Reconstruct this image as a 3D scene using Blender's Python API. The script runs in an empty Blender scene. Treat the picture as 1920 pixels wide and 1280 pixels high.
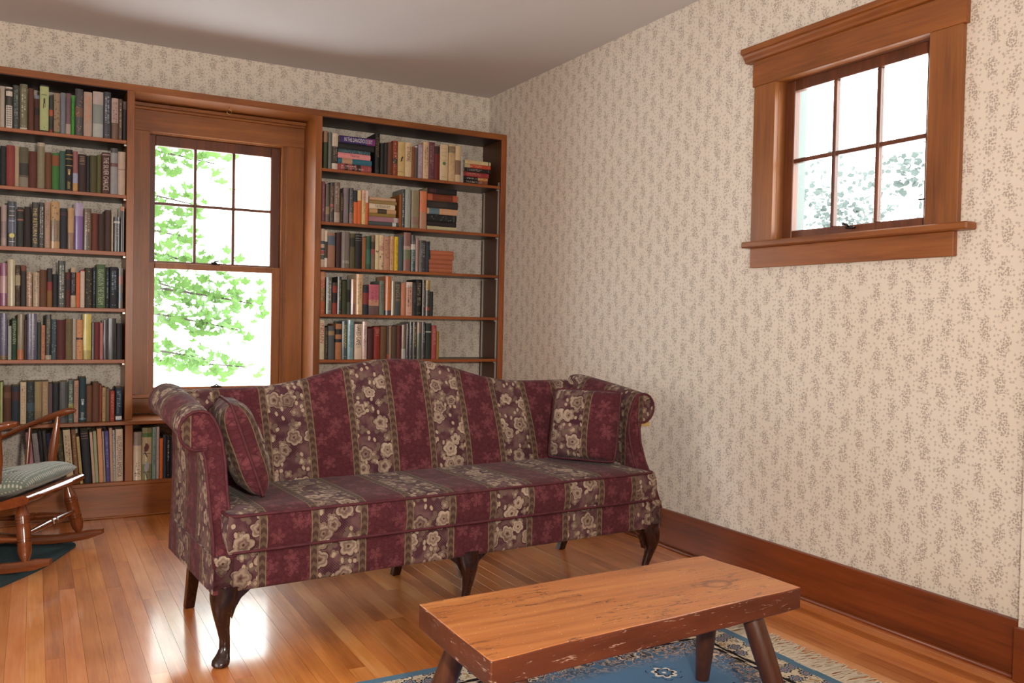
import bpy, bmesh, math, random
from mathutils import Vector, Matrix, noise
random.seed(7)
SCN = bpy.context.scene
COL = SCN.collection
PI = math.pi

# ------------------------------------------------------------------ camera
cam_d = bpy.data.cameras.new('camera')
cam = bpy.data.objects.new('camera', cam_d)
COL.objects.link(cam)
SCN.camera = cam
cam_d.sensor_width = 36.0
cam_d.lens = 36.0 * 1628.76 / 1920.0
cam_d.clip_start = 0.05
_f = Vector((0.48212504, 0.87575638, -0.02462134))
_r = Vector((0.87608419, -0.4817433, 0.0199972))
_u = Vector((-0.00565151, 0.03121152, 0.99949682))
cam.matrix_world = Matrix(((_r.x, _u.x, -_f.x, -2.8668), (_r.y, _u.y, -_f.y, -5.6198),
                           (_r.z, _u.z, -_f.z, 1.1476), (0, 0, 0, 1)))

# ------------------------------------------------------------------ world, lights, exposure
world = bpy.data.worlds.new('sky')
SCN.world = world
world.use_nodes = True
bg = world.node_tree.nodes['Background']
bg.inputs[0].default_value = (0.93, 0.97, 1.0, 1)
bg.inputs[1].default_value = 13.0
SCN.view_settings.view_transform = 'Standard'
SCN.view_settings.look = 'None'
SCN.view_settings.exposure = -0.17
SCN.view_settings.gamma = 1.0
SCN.view_settings.use_curve_mapping = False

def area_light(name, loc, target, sx, sy, power, color, portal=False):
    d = bpy.data.lights.new(name, 'AREA')
    d.shape = 'RECTANGLE'; d.size = sx; d.size_y = sy
    d.energy = power; d.color = color
    if portal: d.cycles.is_portal = True
    o = bpy.data.objects.new(name, d); COL.objects.link(o)
    o.location = loc
    o.rotation_euler = (Vector(target) - Vector(loc)).to_track_quat('-Z', 'Y').to_euler()
    return o
area_light('flash_lamp', (-2.60, -5.80, 1.36), (-2.75, -1.2, 1.15), 0.11, 0.08, 84, (1.0, 0.92, 0.81))
area_light('rear_fill_light', (-2.2, -7.1, 1.5), (-2.0, -4.8, 2.74), 1.8, 1.5, 42, (1.0, 0.96, 0.90))  # added fill with no window behind it, tilted up to lift the ceiling
area_light('left_fill_light', (-4.3, -3.6, 1.5), (-1.6, -3.4, 2.0), 1.6, 1.4, 46, (0.94, 0.97, 1.0))  # unseen soft fill added at the plain left wall to brighten floor and sofa

# ------------------------------------------------------------------ helpers
def srgb(h, k=1.0):
    c = [int(h[i:i+2], 16)/255.0 for i in (0, 2, 4)]
    c = [(x/12.92 if x <= 0.04045 else ((x+0.055)/1.055)**2.4)*k for x in c]
    return (min(c[0], .95), min(c[1], .95), min(c[2], .95), 1.0)

def link(o, parent=None):
    COL.objects.link(o)
    if parent is not None: o.parent = parent
    return o

def tag(o, label=None, cat=None, group=None, kind=None):
    if label: o['label'] = label
    if cat: o['category'] = cat
    if group: o['group'] = group
    if kind: o['kind'] = kind
    return o

def empty(name, loc=(0, 0, 0), rz=0.0):
    o = bpy.data.objects.new(name, None)
    o.empty_display_size = 0.1
    COL.objects.link(o); o.location = loc; o.rotation_euler = (0, 0, rz)
    return o

class MB:
    """collects polygons into one mesh"""
    def __init__(s):
        s.v = []; s.f = []; s.uv = []; s.col = []; s.m = []
    def poly(s, pts, uvs=None, col=None, mi=0):
        b = len(s.v); s.v.extend([tuple(p) for p in pts]); s.f.append(tuple(range(b, b+len(pts))))
        s.uv.append(uvs if uvs else [(0, 0)]*len(pts)); s.col.append(col or (1, 1, 1, 1)); s.m.append(mi)
    def box(s, x0, x1, y0, y1, z0, z1, col=None, mi=0):
        if x0 > x1: x0, x1 = x1, x0
        if y0 > y1: y0, y1 = y1, y0
        if z0 > z1: z0, z1 = z1, z0
        P = [(x0,y0,z0),(x1,y0,z0),(x1,y1,z0),(x0,y1,z0),(x0,y0,z1),(x1,y0,z1),(x1,y1,z1),(x0,y1,z1)]
        for q in ((3,2,1,0),(4,5,6,7),(0,1,5,4),(1,2,6,5),(2,3,7,6),(3,0,4,7)):
            s.poly([P[i] for i in q], None, col, mi)
        return s
    def loft(s, rings, closed=True, caps=True, uvf=None, col=None, mi=0):
        n = len(rings[0])
        for i in range(len(rings)-1):
            a, b = rings[i], rings[i+1]
            for j in range(n if closed else n-1):
                k = (j+1) % n
                uv = None
                if uvf: uv = [uvf(i, j), uvf(i, j+1), uvf(i+1, j+1), uvf(i+1, j)]
                s.poly([a[j], a[k], b[k], b[j]], uv, col, mi)
        if caps and closed:
            s.poly(list(reversed(rings[0])), None, col, mi); s.poly(list(rings[-1]), None, col, mi)
        return s
    def tube(s, pts, r, n=8, caps=True, col=None, mi=0, up=None):
        pts = [Vector(p) for p in pts]
        rr = r if isinstance(r, (list, tuple)) else [r]*len(pts)
        rings = []; prev = None
        for i, p in enumerate(pts):
            t = (pts[min(i+1, len(pts)-1)] - pts[max(i-1, 0)])
            if t.length < 1e-9: t = Vector((0, 0, 1))
            t.normalize()
            if prev is None:
                a = Vector((0, 0, 1)) if abs(t.z) < 0.9 else Vector((1, 0, 0))
                x = t.cross(a).normalized()
            else:
                x = (prev - t*prev.dot(t))
                x = x.normalized() if x.length > 1e-6 else t.orthogonal().normalized()
            prev = x; y = t.cross(x)
            rings.append([p + (x*math.cos(2*PI*j/n) + y*math.sin(2*PI*j/n))*rr[i] for j in range(n)])
        return s.loft(rings, True, caps, None, col, mi)
    def build(s, name, mat, parent=None, smooth=False, bevel=0.0, bseg=1, weld=True, auto=None):
        me = bpy.data.meshes.new(name)
        me.from_pydata(s.v, [], s.f)
        uvl = me.uv_layers.new(name='fab')
        k = 0; data = []
        for uv in s.uv:
            for a in uv: data.extend((a[0], a[1]))
        uvl.data.foreach_set('uv', data)
        ca = me.color_attributes.new('Col', 'FLOAT_COLOR', 'CORNER')
        data = []
        for f, c in zip(s.f, s.col):
            for _ in f: data.extend(c)
        ca.data.foreach_set('color', data)
        if isinstance(mat, (list, tuple)):
            for m in mat: me.materials.append(m)
        elif mat: me.materials.append(mat)
        for p, mi in zip(me.polygons, s.m): p.material_index = mi
        if weld:
            bm = bmesh.new(); bm.from_mesh(me)
            bmesh.ops.remove_doubles(bm, verts=bm.verts, dist=1e-5)
            bmesh.ops.recalc_face_normals(bm, faces=bm.faces)
            bm.to_mesh(me); bm.free()
        if smooth:
            me.polygons.foreach_set('use_smooth', [True]*len(me.polygons))
            if auto: me.set_sharp_from_angle(angle=auto)
        me.update()
        o = bpy.data.objects.new(name, me); link(o, parent)
        if bevel > 0:
            m = o.modifiers.new('bevel', 'BEVEL'); m.width = bevel; m.segments = bseg; m.limit_method = 'ANGLE'; m.angle_limit = 0.6
        return o

def boxo(name, mat, x0, x1, y0, y1, z0, z1, parent=None, bevel=0.0015):
    return MB().box(x0, x1, y0, y1, z0, z1).build(name, mat, parent, bevel=bevel)

# ------------------------------------------------------------------ node expressions
class X:
    """a socket (or number) with operators; every operator adds a Math node"""
    def __init__(s, nt, v): s.nt = nt; s.v = v
    def _m(s, op, *a):
        n = s.nt.nodes.new('ShaderNodeMath'); n.operation = op
        for i, q in enumerate((s,)+a):
            q = q.v if isinstance(q, X) else q
            if isinstance(q, (int, float)): n.inputs[i].default_value = q
            else: s.nt.links.new(q, n.inputs[i])
        return X(s.nt, n.outputs[0])
    def __add__(s, o): return s._m('ADD', o)
    def __radd__(s, o): return s._m('ADD', o)
    def __sub__(s, o): return s._m('SUBTRACT', o)
    def __rsub__(s, o): return X(s.nt, o)._m('SUBTRACT', s)
    def __mul__(s, o): return s._m('MULTIPLY', o)
    def __rmul__(s, o): return s._m('MULTIPLY', o)
    def __truediv__(s, o): return s._m('DIVIDE', o)
    def lt(s, o): return s._m('LESS_THAN', o)
    def gt(s, o): return s._m('GREATER_THAN', o)
    def abs(s): return s._m('ABSOLUTE')
    def floor(s): return s._m('FLOOR')
    def rnd(s): return s._m('ROUND')
    def fr(s): return s._m('FRACT')
    def sqrt(s): return s._m('SQRT')
    def sin(s): return s._m('SINE')
    def cos(s): return s._m('COSINE')
    def mn(s, o): return s._m('MINIMUM', o)
    def mx(s, o): return s._m('MAXIMUM', o)
    def mod(s, o): return s._m('FLOORED_MODULO', o)
    def clamp(s):
        r = s._m('ADD', 0.0); r.v.node.use_clamp = True; return r
    def ss(s, a, b):
        n = s.nt.nodes.new('ShaderNodeMapRange'); n.interpolation_type = 'SMOOTHSTEP'
        s.nt.links.new(s.v, n.inputs[0]); n.inputs[1].default_value = a; n.inputs[2].default_value = b
        return X(s.nt, n.outputs[0])

class Mat:
    def __init__(s, name, rough=0.5, spec=0.5):
        s.m = bpy.data.materials.new(name); s.m.use_nodes = True
        s.nt = s.m.node_tree; s.b = s.nt.nodes['Principled BSDF']
        s.b.inputs['Roughness'].default_value = rough
        s.b.inputs['Specular IOR Level'].default_value = spec
    def n(s, t, **k):
        q = s.nt.nodes.new(t)
        for a, b in k.items(): setattr(q, a, b)
        return q
    def l(s, a, b): s.nt.links.new(a.v if isinstance(a, X) else a, b)
    def coords(s, kind='Object'):
        t = s.n('ShaderNodeTexCoord'); sp = s.n('ShaderNodeSeparateXYZ')
        s.l(t.outputs[kind], sp.inputs[0])
        return X(s.nt, sp.outputs[0]), X(s.nt, sp.outputs[1]), X(s.nt, sp.outputs[2])
    def uvc(s):
        t = s.n('ShaderNodeUVMap', uv_map='fab'); sp = s.n('ShaderNodeSeparateXYZ')
        s.l(t.outputs[0], sp.inputs[0])
        return X(s.nt, sp.outputs[0]), X(s.nt, sp.outputs[1])
    def vec(s, x, y, z=0.0):
        c = s.n('ShaderNodeCombineXYZ')
        for i, q in enumerate((x, y, z)):
            if isinstance(q, X): s.l(q, c.inputs[i])
            else: c.inputs[i].default_value = q
        return c.outputs[0]
    def noise(s, vec, scale=1.0, detail=2.0, rough=0.5, dist=0.0):
        n = s.n('ShaderNodeTexNoise'); s.l(vec, n.inputs['Vector'])
        n.inputs['Scale'].default_value = scale; n.inputs['Detail'].default_value = detail
        n.inputs['Roughness'].default_value = rough; n.inputs['Distortion'].default_value = dist
        return X(s.nt, n.outputs[0])
    def vor(s, x, y, scale, rand=1.0, feature='F1'):
        n = s.n('ShaderNodeTexVoronoi', voronoi_dimensions='2D', feature=feature)
        s.l(s.vec(x, y), n.inputs['Vector']); n.inputs['Scale'].default_value = scale
        n.inputs['Randomness'].default_value = rand
        return n
    def flower(s, x, y, scale, rand=0.7, petals=5, amp=0.25, spin=6.0):
        """voronoi cells as flowers: returns normalised radius (1 at petal rim), raw distance in m, random value, angle"""
        n = s.vor(x, y, scale, rand)
        sp = s.n('ShaderNodeSeparateXYZ'); s.l(n.outputs['Position'], sp.inputs[0])
        dx = x - X(s.nt, sp.outputs[0]); dy = y - X(s.nt, sp.outputs[1])
        sc = s.n('ShaderNodeSeparateColor'); s.l(n.outputs['Color'], sc.inputs[0])
        r1 = X(s.nt, sc.outputs[0]); r2 = X(s.nt, sc.outputs[1])
        r = (dx*dx + dy*dy).sqrt()
        th = dy._m('ARCTAN2', dx)
        pet = ((th + r2*spin)*petals*0.5).cos().abs()
        return r / (pet*amp + (1.0-amp)), r, r1, r2
    def mix(s, f, a, b):
        n = s.n('ShaderNodeMix', data_type='RGBA')
        if isinstance(f, X): s.l(f, n.inputs[0])
        else: n.inputs[0].default_value = f
        for q, i in ((a, 6), (b, 7)):
            if isinstance(q, tuple): n.inputs[i].default_value = q
            else: s.l(q, n.inputs[i])
        return n.outputs[2]
    def ramp(s, f, stops):
        n = s.n('ShaderNodeValToRGB'); s.l(f, n.inputs[0])
        e = n.color_ramp.elements
        while len(e) < len(stops): e.new(0.5)
        for q, (p, c) in zip(e, stops): q.position = p; q.color = c
        return n.outputs[0]
    def color(s, c):
        if isinstance(c, tuple): s.b.inputs['Base Color'].default_value = c
        else: s.l(c, s.b.inputs['Base Color'])
    def bump(s, h, strength=0.3, dist=0.002):
        n = s.n('ShaderNodeBump'); s.l(h, n.inputs['Height'])
        n.inputs['Strength'].default_value = strength; n.inputs['Distance'].default_value = dist
        s.l(n.outputs[0], s.b.inputs['Normal'])

def wood(name, dark, mid, light, axis='x', rough=0.32, vary=0.0, spec=0.5, blotch=0.5, fine=1.0, coat=0.0, inner=None):
    M = Mat(name, rough, spec)
    x, y, z = M.coords()
    oi = M.n('ShaderNodeObjectInfo'); rnd = X(M.nt, oi.outputs['Random'])
    st = {'x': (1.2, 22, 22), 'y': (22, 1.2, 22), 'z': (22, 22, 1.2)}[axis]
    v = M.vec(x*st[0] + rnd*37.0, y*st[1] + rnd*11.0, z*st[2])
    g = M.noise(v, 1.0, 4.0, 0.6, 0.6)
    g2 = M.noise(v, 5.0*fine, 2.0, 0.5)
    bl = M.noise(M.vec(x*st[0]*1.6 + rnd*9.0, y*st[1]*0.15, z*st[2]*0.15) if axis == 'x' else
                 M.vec(x*st[0]*0.15, y*st[1]*(1.6 if axis == 'y' else .15) + rnd*9.0, z*st[2]*(1.6 if axis == 'z' else .15)), 1.0, 3.0)
    f = g*0.6 + g2*0.25 + bl*blotch - blotch*0.5 + 0.08
    if vary: f = f + (rnd - 0.5)*vary
    c = M.ramp(f, [(0.22, dark), (0.5, mid), (0.78, light)])
    if vary:
        hs = M.n('ShaderNodeHueSaturation'); M.l(c, hs.inputs['Color'])
        M.l((rnd*7.3).fr()*0.03 + 0.485, hs.inputs['Hue']); M.l((rnd*3.7).fr()*vary*0.7 + (1-vary*0.35), hs.inputs['Value'])
        c = hs.outputs[0]
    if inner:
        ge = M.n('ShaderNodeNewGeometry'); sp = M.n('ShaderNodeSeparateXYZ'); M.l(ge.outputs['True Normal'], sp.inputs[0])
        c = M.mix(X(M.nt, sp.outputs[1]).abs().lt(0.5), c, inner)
    M.color(c)
    M.l(g2*0.12 + (rough-0.05), M.b.inputs['Roughness'])
    if coat: M.b.inputs['Coat Weight'].default_value = coat; M.b.inputs['Coat Roughness'].default_value = 0.12
    M.bump(g2, 0.08, 0.001)
    return M.m

def plain(name, hx, rough=0.5, k=1.0, metal=0.0, spec=0.5):
    M = Mat(name, rough, spec); M.color(srgb(hx, k)); M.b.inputs['Metallic'].default_value = metal
    x, y, z = M.coords(); g = M.noise(M.vec(x, y, z), 60.0, 2.0)
    M.bump(g, 0.05, 0.0006)
    return M.m
# ------------------------------------------------------------------ materials
W_CASE = wood('bookcase_wood', srgb('582c10'), srgb('844a1c'), srgb('a06028'), 'z', 0.34)
W_CASEX = wood('bookcase_wood_level', srgb('582c10'), srgb('844a1c'), srgb('a06028'), 'x', 0.34)
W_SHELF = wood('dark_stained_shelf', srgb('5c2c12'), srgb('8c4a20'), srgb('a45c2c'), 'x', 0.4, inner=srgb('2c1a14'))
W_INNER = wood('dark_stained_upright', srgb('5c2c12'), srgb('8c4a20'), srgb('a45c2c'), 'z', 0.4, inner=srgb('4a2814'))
W_TRIMZ = wood('trim_wood_upright', srgb('5c3016'), srgb('865024'), srgb('a2642e'), 'z', 0.38)
W_TRIMX = wood('trim_wood_level', srgb('5c3016'), srgb('865024'), srgb('a2642e'), 'x', 0.38)
W_TRIMY = wood('trim_wood_deep', srgb('5c3014'), srgb('8a5022'), srgb('a8642c'), 'y', 0.38)
W_BASEB = wood('baseboard_wood', srgb('46200f'), srgb('743616'), srgb('8c461e'), 'y', 0.36)
W_SASH = wood('sash_wood', srgb('341a0e'), srgb('5c3018'), srgb('7c4424'), 'z', 0.4)
W_DARKLEG = wood('dark_mahogany', srgb('150806'), srgb('260e0a'), srgb('38180f'), 'z', 0.26, coat=0.25)
W_MAPLE = wood('rocker_wood', srgb('48210e'), srgb('6f381a'), srgb('8a4a24'), 'x', 0.22, coat=0.6)
W_MAPLEZ = wood('rocker_wood_upright', srgb('48210e'), srgb('6f381a'), srgb('8a4a24'), 'z', 0.22, coat=0.6)
W_BLEG = wood('bench_leg_wood', srgb('2c1610'), srgb('4c2817'), srgb('6c3a20'), 'z', 0.35)

def floor_mat():
    M = Mat('floor_wood', 0.2, 0.5)
    x, y, z = M.coords('Object')
    oi = M.n('ShaderNodeObjectInfo'); rnd = X(M.nt, oi.outputs['Random'])
    v = M.vec(x*26.0 + rnd*31.0, y*1.1 + rnd*17.0, z*2.0)
    g = M.noise(v, 1.0, 4.0, 0.6, 0.5); g2 = M.noise(v, 6.0, 2.0, 0.5)
    b = M.noise(M.vec(x*8.0 + rnd*5.0, y*3.0, 0.0), 1.0, 3.0)
    f = g*0.55 + g2*0.25 + b*0.45 - 0.16 + (rnd - 0.5)*0.24
    c = M.ramp(f, [(0.2, srgb('9a5a34')), (0.5, srgb('cf8c58')), (0.82, srgb('e4ae7e'))])
    hs = M.n('ShaderNodeHueSaturation'); M.l(c, hs.inputs['Color'])
    M.l((rnd*7.3).fr()*0.010 + 0.492, hs.inputs['Hue']); M.l((rnd*3.7).fr()*0.26 + 0.86, hs.inputs['Value'])
    hs.inputs['Saturation'].default_value = 1.08
    M.color(hs.outputs[0])
    sc = M.noise(M.vec(x*3.0, y*3.0, 0.0), 1.0, 5.0, 0.65)
    M.l(sc.ss(0.35, 0.75)*0.12 + g2*0.06 + 0.30, M.b.inputs['Roughness'])
    M.b.inputs['Coat Weight'].default_value = 0.8; M.b.inputs['Coat Roughness'].default_value = 0.13
    M.bump(g2 + sc*0.6, 0.05, 0.001)
    return M.m
FLOOR = floor_mat()

def wallpaper(name, axis):
    M = Mat(name, 0.62, 0.3)
    x, y, z = M.coords('Object')
    h = x if axis == 'x' else y
    cw, ch = 0.072, 0.128
    hc = h/cw; col = hc.floor(); odd = col.mod(2.0)
    lx = hc - col - 0.5
    zz = z/ch + odd*0.5
    row = zz.floor(); lz = zz - row - 0.5
    wob = M.noise(M.vec(h*1.0, z*1.0, 0.0), 42.0, 3.0, 0.7)
    sway = ((row + col*3.0)*2.1).sin()*0.10 + lz*((col*1.7 + row).sin()*0.35)
    ex = (lx - sway)/0.34; ez = lz/0.42
    spray = (1.0 - (ex*ex + ez*ez) + (wob - 0.5)*4.6 - 0.25)
    v1 = M.vor(h, z, 118.0, 0.75)
    d1 = X(M.nt, v1.outputs['Distance'])
    ring = (d1 - 0.27).abs().lt(0.13)
    dot = d1.lt(0.13)
    dense = ring.mx(dot)*spray.ss(0.0, 0.35)
    # trefoils scattered over the ground
    rn, r, r1, r2 = M.flower(h, z, 52.0, 0.8, 3, 0.55)
    tre = rn.lt(0.0052)*(r1.gt(0.12))
    tiny = X(M.nt, M.vor(h, z, 150.0, 1.0).outputs['Distance']).lt(0.16)*spray.ss(-0.7, 0.0)
    f = (dense*0.66).mx(tre*0.42).mx(tiny*0.36)
    age = M.noise(M.vec(x, y, z), 1.3, 3.0)
    ground = M.mix(age, srgb('d8cbb8'), srgb('dfd6ca'))
    ink = M.mix(age, srgb('8a7666'), srgb('8c7c72'))
    M.color(M.mix(f, ground, ink))
    seam = M.noise(M.vec(h*0.8, z*0.3, 0.0), 2.0, 3.0)
    M.bump(seam + f*0.02, 0.25, 0.004)
    return M.m
WP_BACK = wallpaper('wallpaper_back', 'x')
WP_SIDE = wallpaper('wallpaper_side', 'y')

def ceil_mat():
    M = Mat('ceiling_paint', 0.8, 0.2)
    x, y, z = M.coords(); n = M.noise(M.vec(x, y, z), 1.1, 4.0)
    M.color(M.mix(n, srgb('c6c1bf'), srgb('d0cbc9')))
    M.bump(M.noise(M.vec(x, y, z), 3.0, 4.0), 0.3, 0.01)
    return M.m
CEIL = ceil_mat()

def fabric():
    M = Mat('sofa_brocade', 0.85, 0.08)
    u, v = M.uvc()
    warp = M.noise(M.vec(u, v), 9.0, 2.0)
    p = (u - 0.3185)/0.1785
    k = p.rnd(); d = (p - k).abs()*0.1785
    par = p.floor().mod(2.0)              # 0 floral, 1 maroon
    side = p - k
    # maroon damask leaves
    n0 = M.noise(M.vec(u, v), 30.0, 2.0)
    uu = u + (warp - 0.5)*0.010; vv = v + (warp - 0.5)*0.012
    rn, r, r1, r2 = M.flower(uu + (n0 - 0.5)*0.02, vv, 15.0, 0.95, 5, 0.68)
    leaf = (1.0 - rn.ss(0.024, 0.030))*(((rn*260.0).sin()*0.25) + 0.75)
    e = M.vor(uu, vv, 44.0, 1.0, 'DISTANCE_TO_EDGE'); vein = X(M.nt, e.outputs['Distance']).ss(0.02, 0.09)
    n1 = M.noise(M.vec(u, v), 60.0, 2.0)
    mar = M.mix(leaf*0.65 + (n1 - 0.4)*0.6, srgb('4a2227'), srgb('744044'))
    mar = M.mix(vein*0.5 + 0.5, srgb('3c161f'), mar)
    # floral ground
    bgc = M.mix(M.noise(M.vec(u, v), 16.0, 2.0).ss(0.4, 0.6), srgb('4a2c31'), srgb('634846'))
    # lattice patches
    la = ((u + v)*330.0).sin().abs().lt(0.42).mx(((u - v)*330.0).sin().abs().lt(0.42))
    lmask = M.noise(M.vec(u*0.6, v), 7.0, 1.0).ss(0.52, 0.58)
    bgc = M.mix(la*lmask, bgc, srgb('361a23'))
    # grey leaves
    rl, rr, q1, q2 = M.flower(u + 0.13, v + 0.31, 17.0, 0.9, 3, 0.7)
    lf = 1.0 - rl.ss(0.018, 0.023)
    bgc = M.mix(lf*0.8, bgc, srgb('665549'))
    # big roses
    rb, rr2, b1, b2 = M.flower(u + (warp - 0.5)*0.012 + (n0 - 0.5)*0.010, v + (warp - 0.5)*0.012 + (n1 - 0.5)*0.004, 10.5, 0.85, 5, 0.26)
    size = b1*0.012 + 0.026
    rose = (rb/size)
    inside = 1.0 - rose.ss(0.93, 1.05)
    petal = ((rose*11.0 + b2*6.0 + n0*9.0).sin()*0.5 + 0.5)
    rc = M.mix((petal*0.45 + rose*0.45 + (M.noise(M.vec(u, v), 6.0, 1.0) - 0.55)*1.6).clamp(), srgb('5f4a42'), srgb('ab9783'))
    rc = M.mix(1.0 - rose.ss(0.10, 0.2), rc, srgb('4a2f27'))
    fl = M.mix(inside, bgc, rc)
    fl = M.mix((rose.ss(1.0, 1.04) - rose.ss(1.10, 1.16)), fl, srgb('3c2324'))
    # small blossoms between the roses
    sb, sr_, s1, s2_ = M.flower(u + 0.07 + (n1 - 0.5)*0.004, v + 0.05, 19.0, 0.9, 4, 0.4)
    sm = (1.0 - sb.ss(0.0150, 0.0170))*s1.gt(0.35)*(1.0 - inside)
    fl = M.mix(sm, fl, M.mix((sb*420.0).sin()*0.5 + 0.5, srgb('6a564a'), srgb('93806e')))
    # buds
    bu, rr3, c1, c2 = M.flower(u*1.25, v*0.9, 30.0, 0.95, 2, 0.3)
    bud = (1.0 - bu.ss(0.0080, 0.0098))*c1.gt(0.55)
    fl = M.mix(bud*(1.0 - inside), fl, srgb('9c8874'))
    # border ribbon
    tw = ((v*210.0) + side.abs()*36.0).sin()
    bd = M.mix(tw.ss(-0.2, 0.4), srgb('46322c'), srgb('5a483c'))
    gold = (d - 0.0122).abs().lt(0.0013)
    bd = M.mix(gold, bd, srgb('7c654c'))
    c = M.mix(par, fl, mar)
    c = M.mix(d.lt(0.015), c, bd)
    thr = M.noise(M.vec(u*900.0, v*300.0), 1.0, 1.0)
    hs = M.n('ShaderNodeHueSaturation'); M.l(c, hs.inputs['Color']); M.l(thr*0.35 + 0.86, hs.inputs['Value'])
    M.color(hs.outputs[0])
    M.b.inputs['Sheen Weight'].default_value = 0.06; M.b.inputs['Sheen Roughness'].default_value = 0.5
    M.bump(thr + inside*0.6*(1.0-par) + leaf*0.4*par, 0.25, 0.0012)
    return M.m
FAB = fabric()
def piping_mat():
    M = Mat('piping_cord', 0.7, 0.25)
    x, y, z = M.coords(); n = M.noise(M.vec(x, y, z), 45.0, 2.0)
    M.color(M.mix(n, srgb('38131b'), srgb('5e2c31'))); M.bump(n, 0.3, 0.001)
    return M.m
PIPE = piping_mat()

def rug_mat(x0, x1, y0, y1):
    M = Mat('rug_pile', 0.9, 0.1)
    x, y, z = M.coords()
    d = (x1 - x).mn(x - x0).mn(y1 - y).mn(y - y0)
    ink, cream, tan, blue = srgb('1f1c20'), srgb('c9bda6'), srgb('a08a64'), srgb('4f6f8e')
    # cream main border
    rn, r, a1, a2 = M.flower(x, y, 14.0, 0.5, 8, 0.3)
    bc = M.mix(rn.lt(0.026), cream, srgb('8c93a0'))
    bc = M.mix((rn - 0.024).abs().lt(0.003), bc, ink)
    bc = M.mix((rn - 0.012).abs().lt(0.0022), bc, srgb('2c4258'))
    bc = M.mix(r.lt(0.005), bc, srgb('9c5a4c'))
    vine = M.noise(M.vec(x, y), 26.0, 2.0, 0.5, 1.2)
    bc = M.mix((vine - 0.5).abs().lt(0.017)*rn.gt(0.028), bc, srgb('39424c'))
    bc = M.mix(vine.gt(0.62)*rn.gt(0.03), bc, tan)
    # field
    fc = blue
    fx, fr_, f1, f2 = M.flower(x, y, 5.2, 0.55, 7, 0.3)
    med = fx.lt(0.062)*f1.gt(0.42)
    wav = M.noise(M.vec(x, y), 30.0, 2.0, 0.5, 1.5)
    fc = M.mix(med*(fx*170.0 + wav*4.0).sin().gt(0.1), blue, srgb('cfc9c0'))
    fc = M.mix(med*(fx*170.0 + wav*4.0 + 1.1).sin().gt(0.72), fc, ink)
    # scrolls near the border
    nb = 1.0 - d.ss(0.20, 0.32)
    fc = M.mix(((wav - 0.5).abs().lt(0.035))*nb, fc, srgb('c0a58a'))
    fc = M.mix(((wav - 0.56).abs().lt(0.018))*nb, fc, ink)
    fc = M.mix(wav.gt(0.63)*nb, fc, srgb('544a38'))
    # guard stripes
    dash = ((x + y)*70.0).sin().gt(-0.2)
    gs = M.mix(dash, srgb('c9bda6'), ink)
    c = M.mix(d.gt(0.175), gs, fc)
    c = M.mix((d - 0.146).abs().lt(0.006), c, ink)
    c = M.mix((d - 0.156).abs().lt(0.002), c, cream)
    c = M.mix((d - 0.170).abs().lt(0.003), c, ink)
    c = M.mix(d.lt(0.135), c, bc)
    c = M.mix(d.lt(0.034), c, srgb('54748a'))
    t = M.noise(M.vec(x*400.0, y*400.0), 1.0, 1.0)
    hs = M.n('ShaderNodeHueSaturation'); M.l(c, hs.inputs['Color']); M.l(t*0.3 + 0.85, hs.inputs['Value'])
    M.color(hs.outputs[0]); M.bump(t, 0.4, 0.002)
    return M.m

def cover_mat(name, rough, coat):
    M = Mat(name, rough, 0.4 if not coat else 0.5)
    a = M.n('ShaderNodeVertexColor', layer_name='Col')
    x, y, z = M.coords(); n = M.noise(M.vec(x, y, z), 38.0, 3.0)
    hs = M.n('ShaderNodeHueSaturation'); M.l(a.outputs[0], hs.inputs['Color']); M.l(n*0.36 + 0.82, hs.inputs['Value'])
    M.color(hs.outputs[0])
    if coat:
        M.b.inputs['Coat Weight'].default_value = 1.0; M.b.inputs['Coat Roughness'].default_value = 0.10
        w = M.noise(M.vec(x*1.0, y, z*0.5), 30.0, 2.0); M.bump(w, 0.22, 0.003)
    else:
        M.bump(M.noise(M.vec(x, y, z), 300.0, 2.0), 0.15, 0.0006)
    return M.m
CLOTH = cover_mat('book_cloth', 0.6, False)
GLOSS = cover_mat('book_jacket', 0.3, True)
def pages():
    M = Mat('book_pages', 0.8, 0.2); x, y, z = M.coords()
    n = M.noise(M.vec(x*700.0, y*5.0, z*5.0), 1.0, 1.0)
    M.color(M.mix(n, srgb('8f7c62'), srgb('c4b294'))); return M.m
PAGES = pages()
def ink_mat():
    M = Mat('spine_ink', 0.45, 0.4); a = M.n('ShaderNodeVertexColor', layer_name='Col'); M.color(a.outputs[0]); return M.m
INK = ink_mat()
STEEL = plain('shelf_standard_steel', 'b8b2a8', 0.3, 1.0, 0.6)
DARKMETAL = plain('blackened_iron', '241d1a', 0.4, 1.0, 0.4)
BRASS = plain('brass_hook', '9c8a50', 0.3, 1.0, 0.8)
PALEPAINT = plain('exterior_paint', 'a0aca4', 0.6, 0.28)

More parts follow.
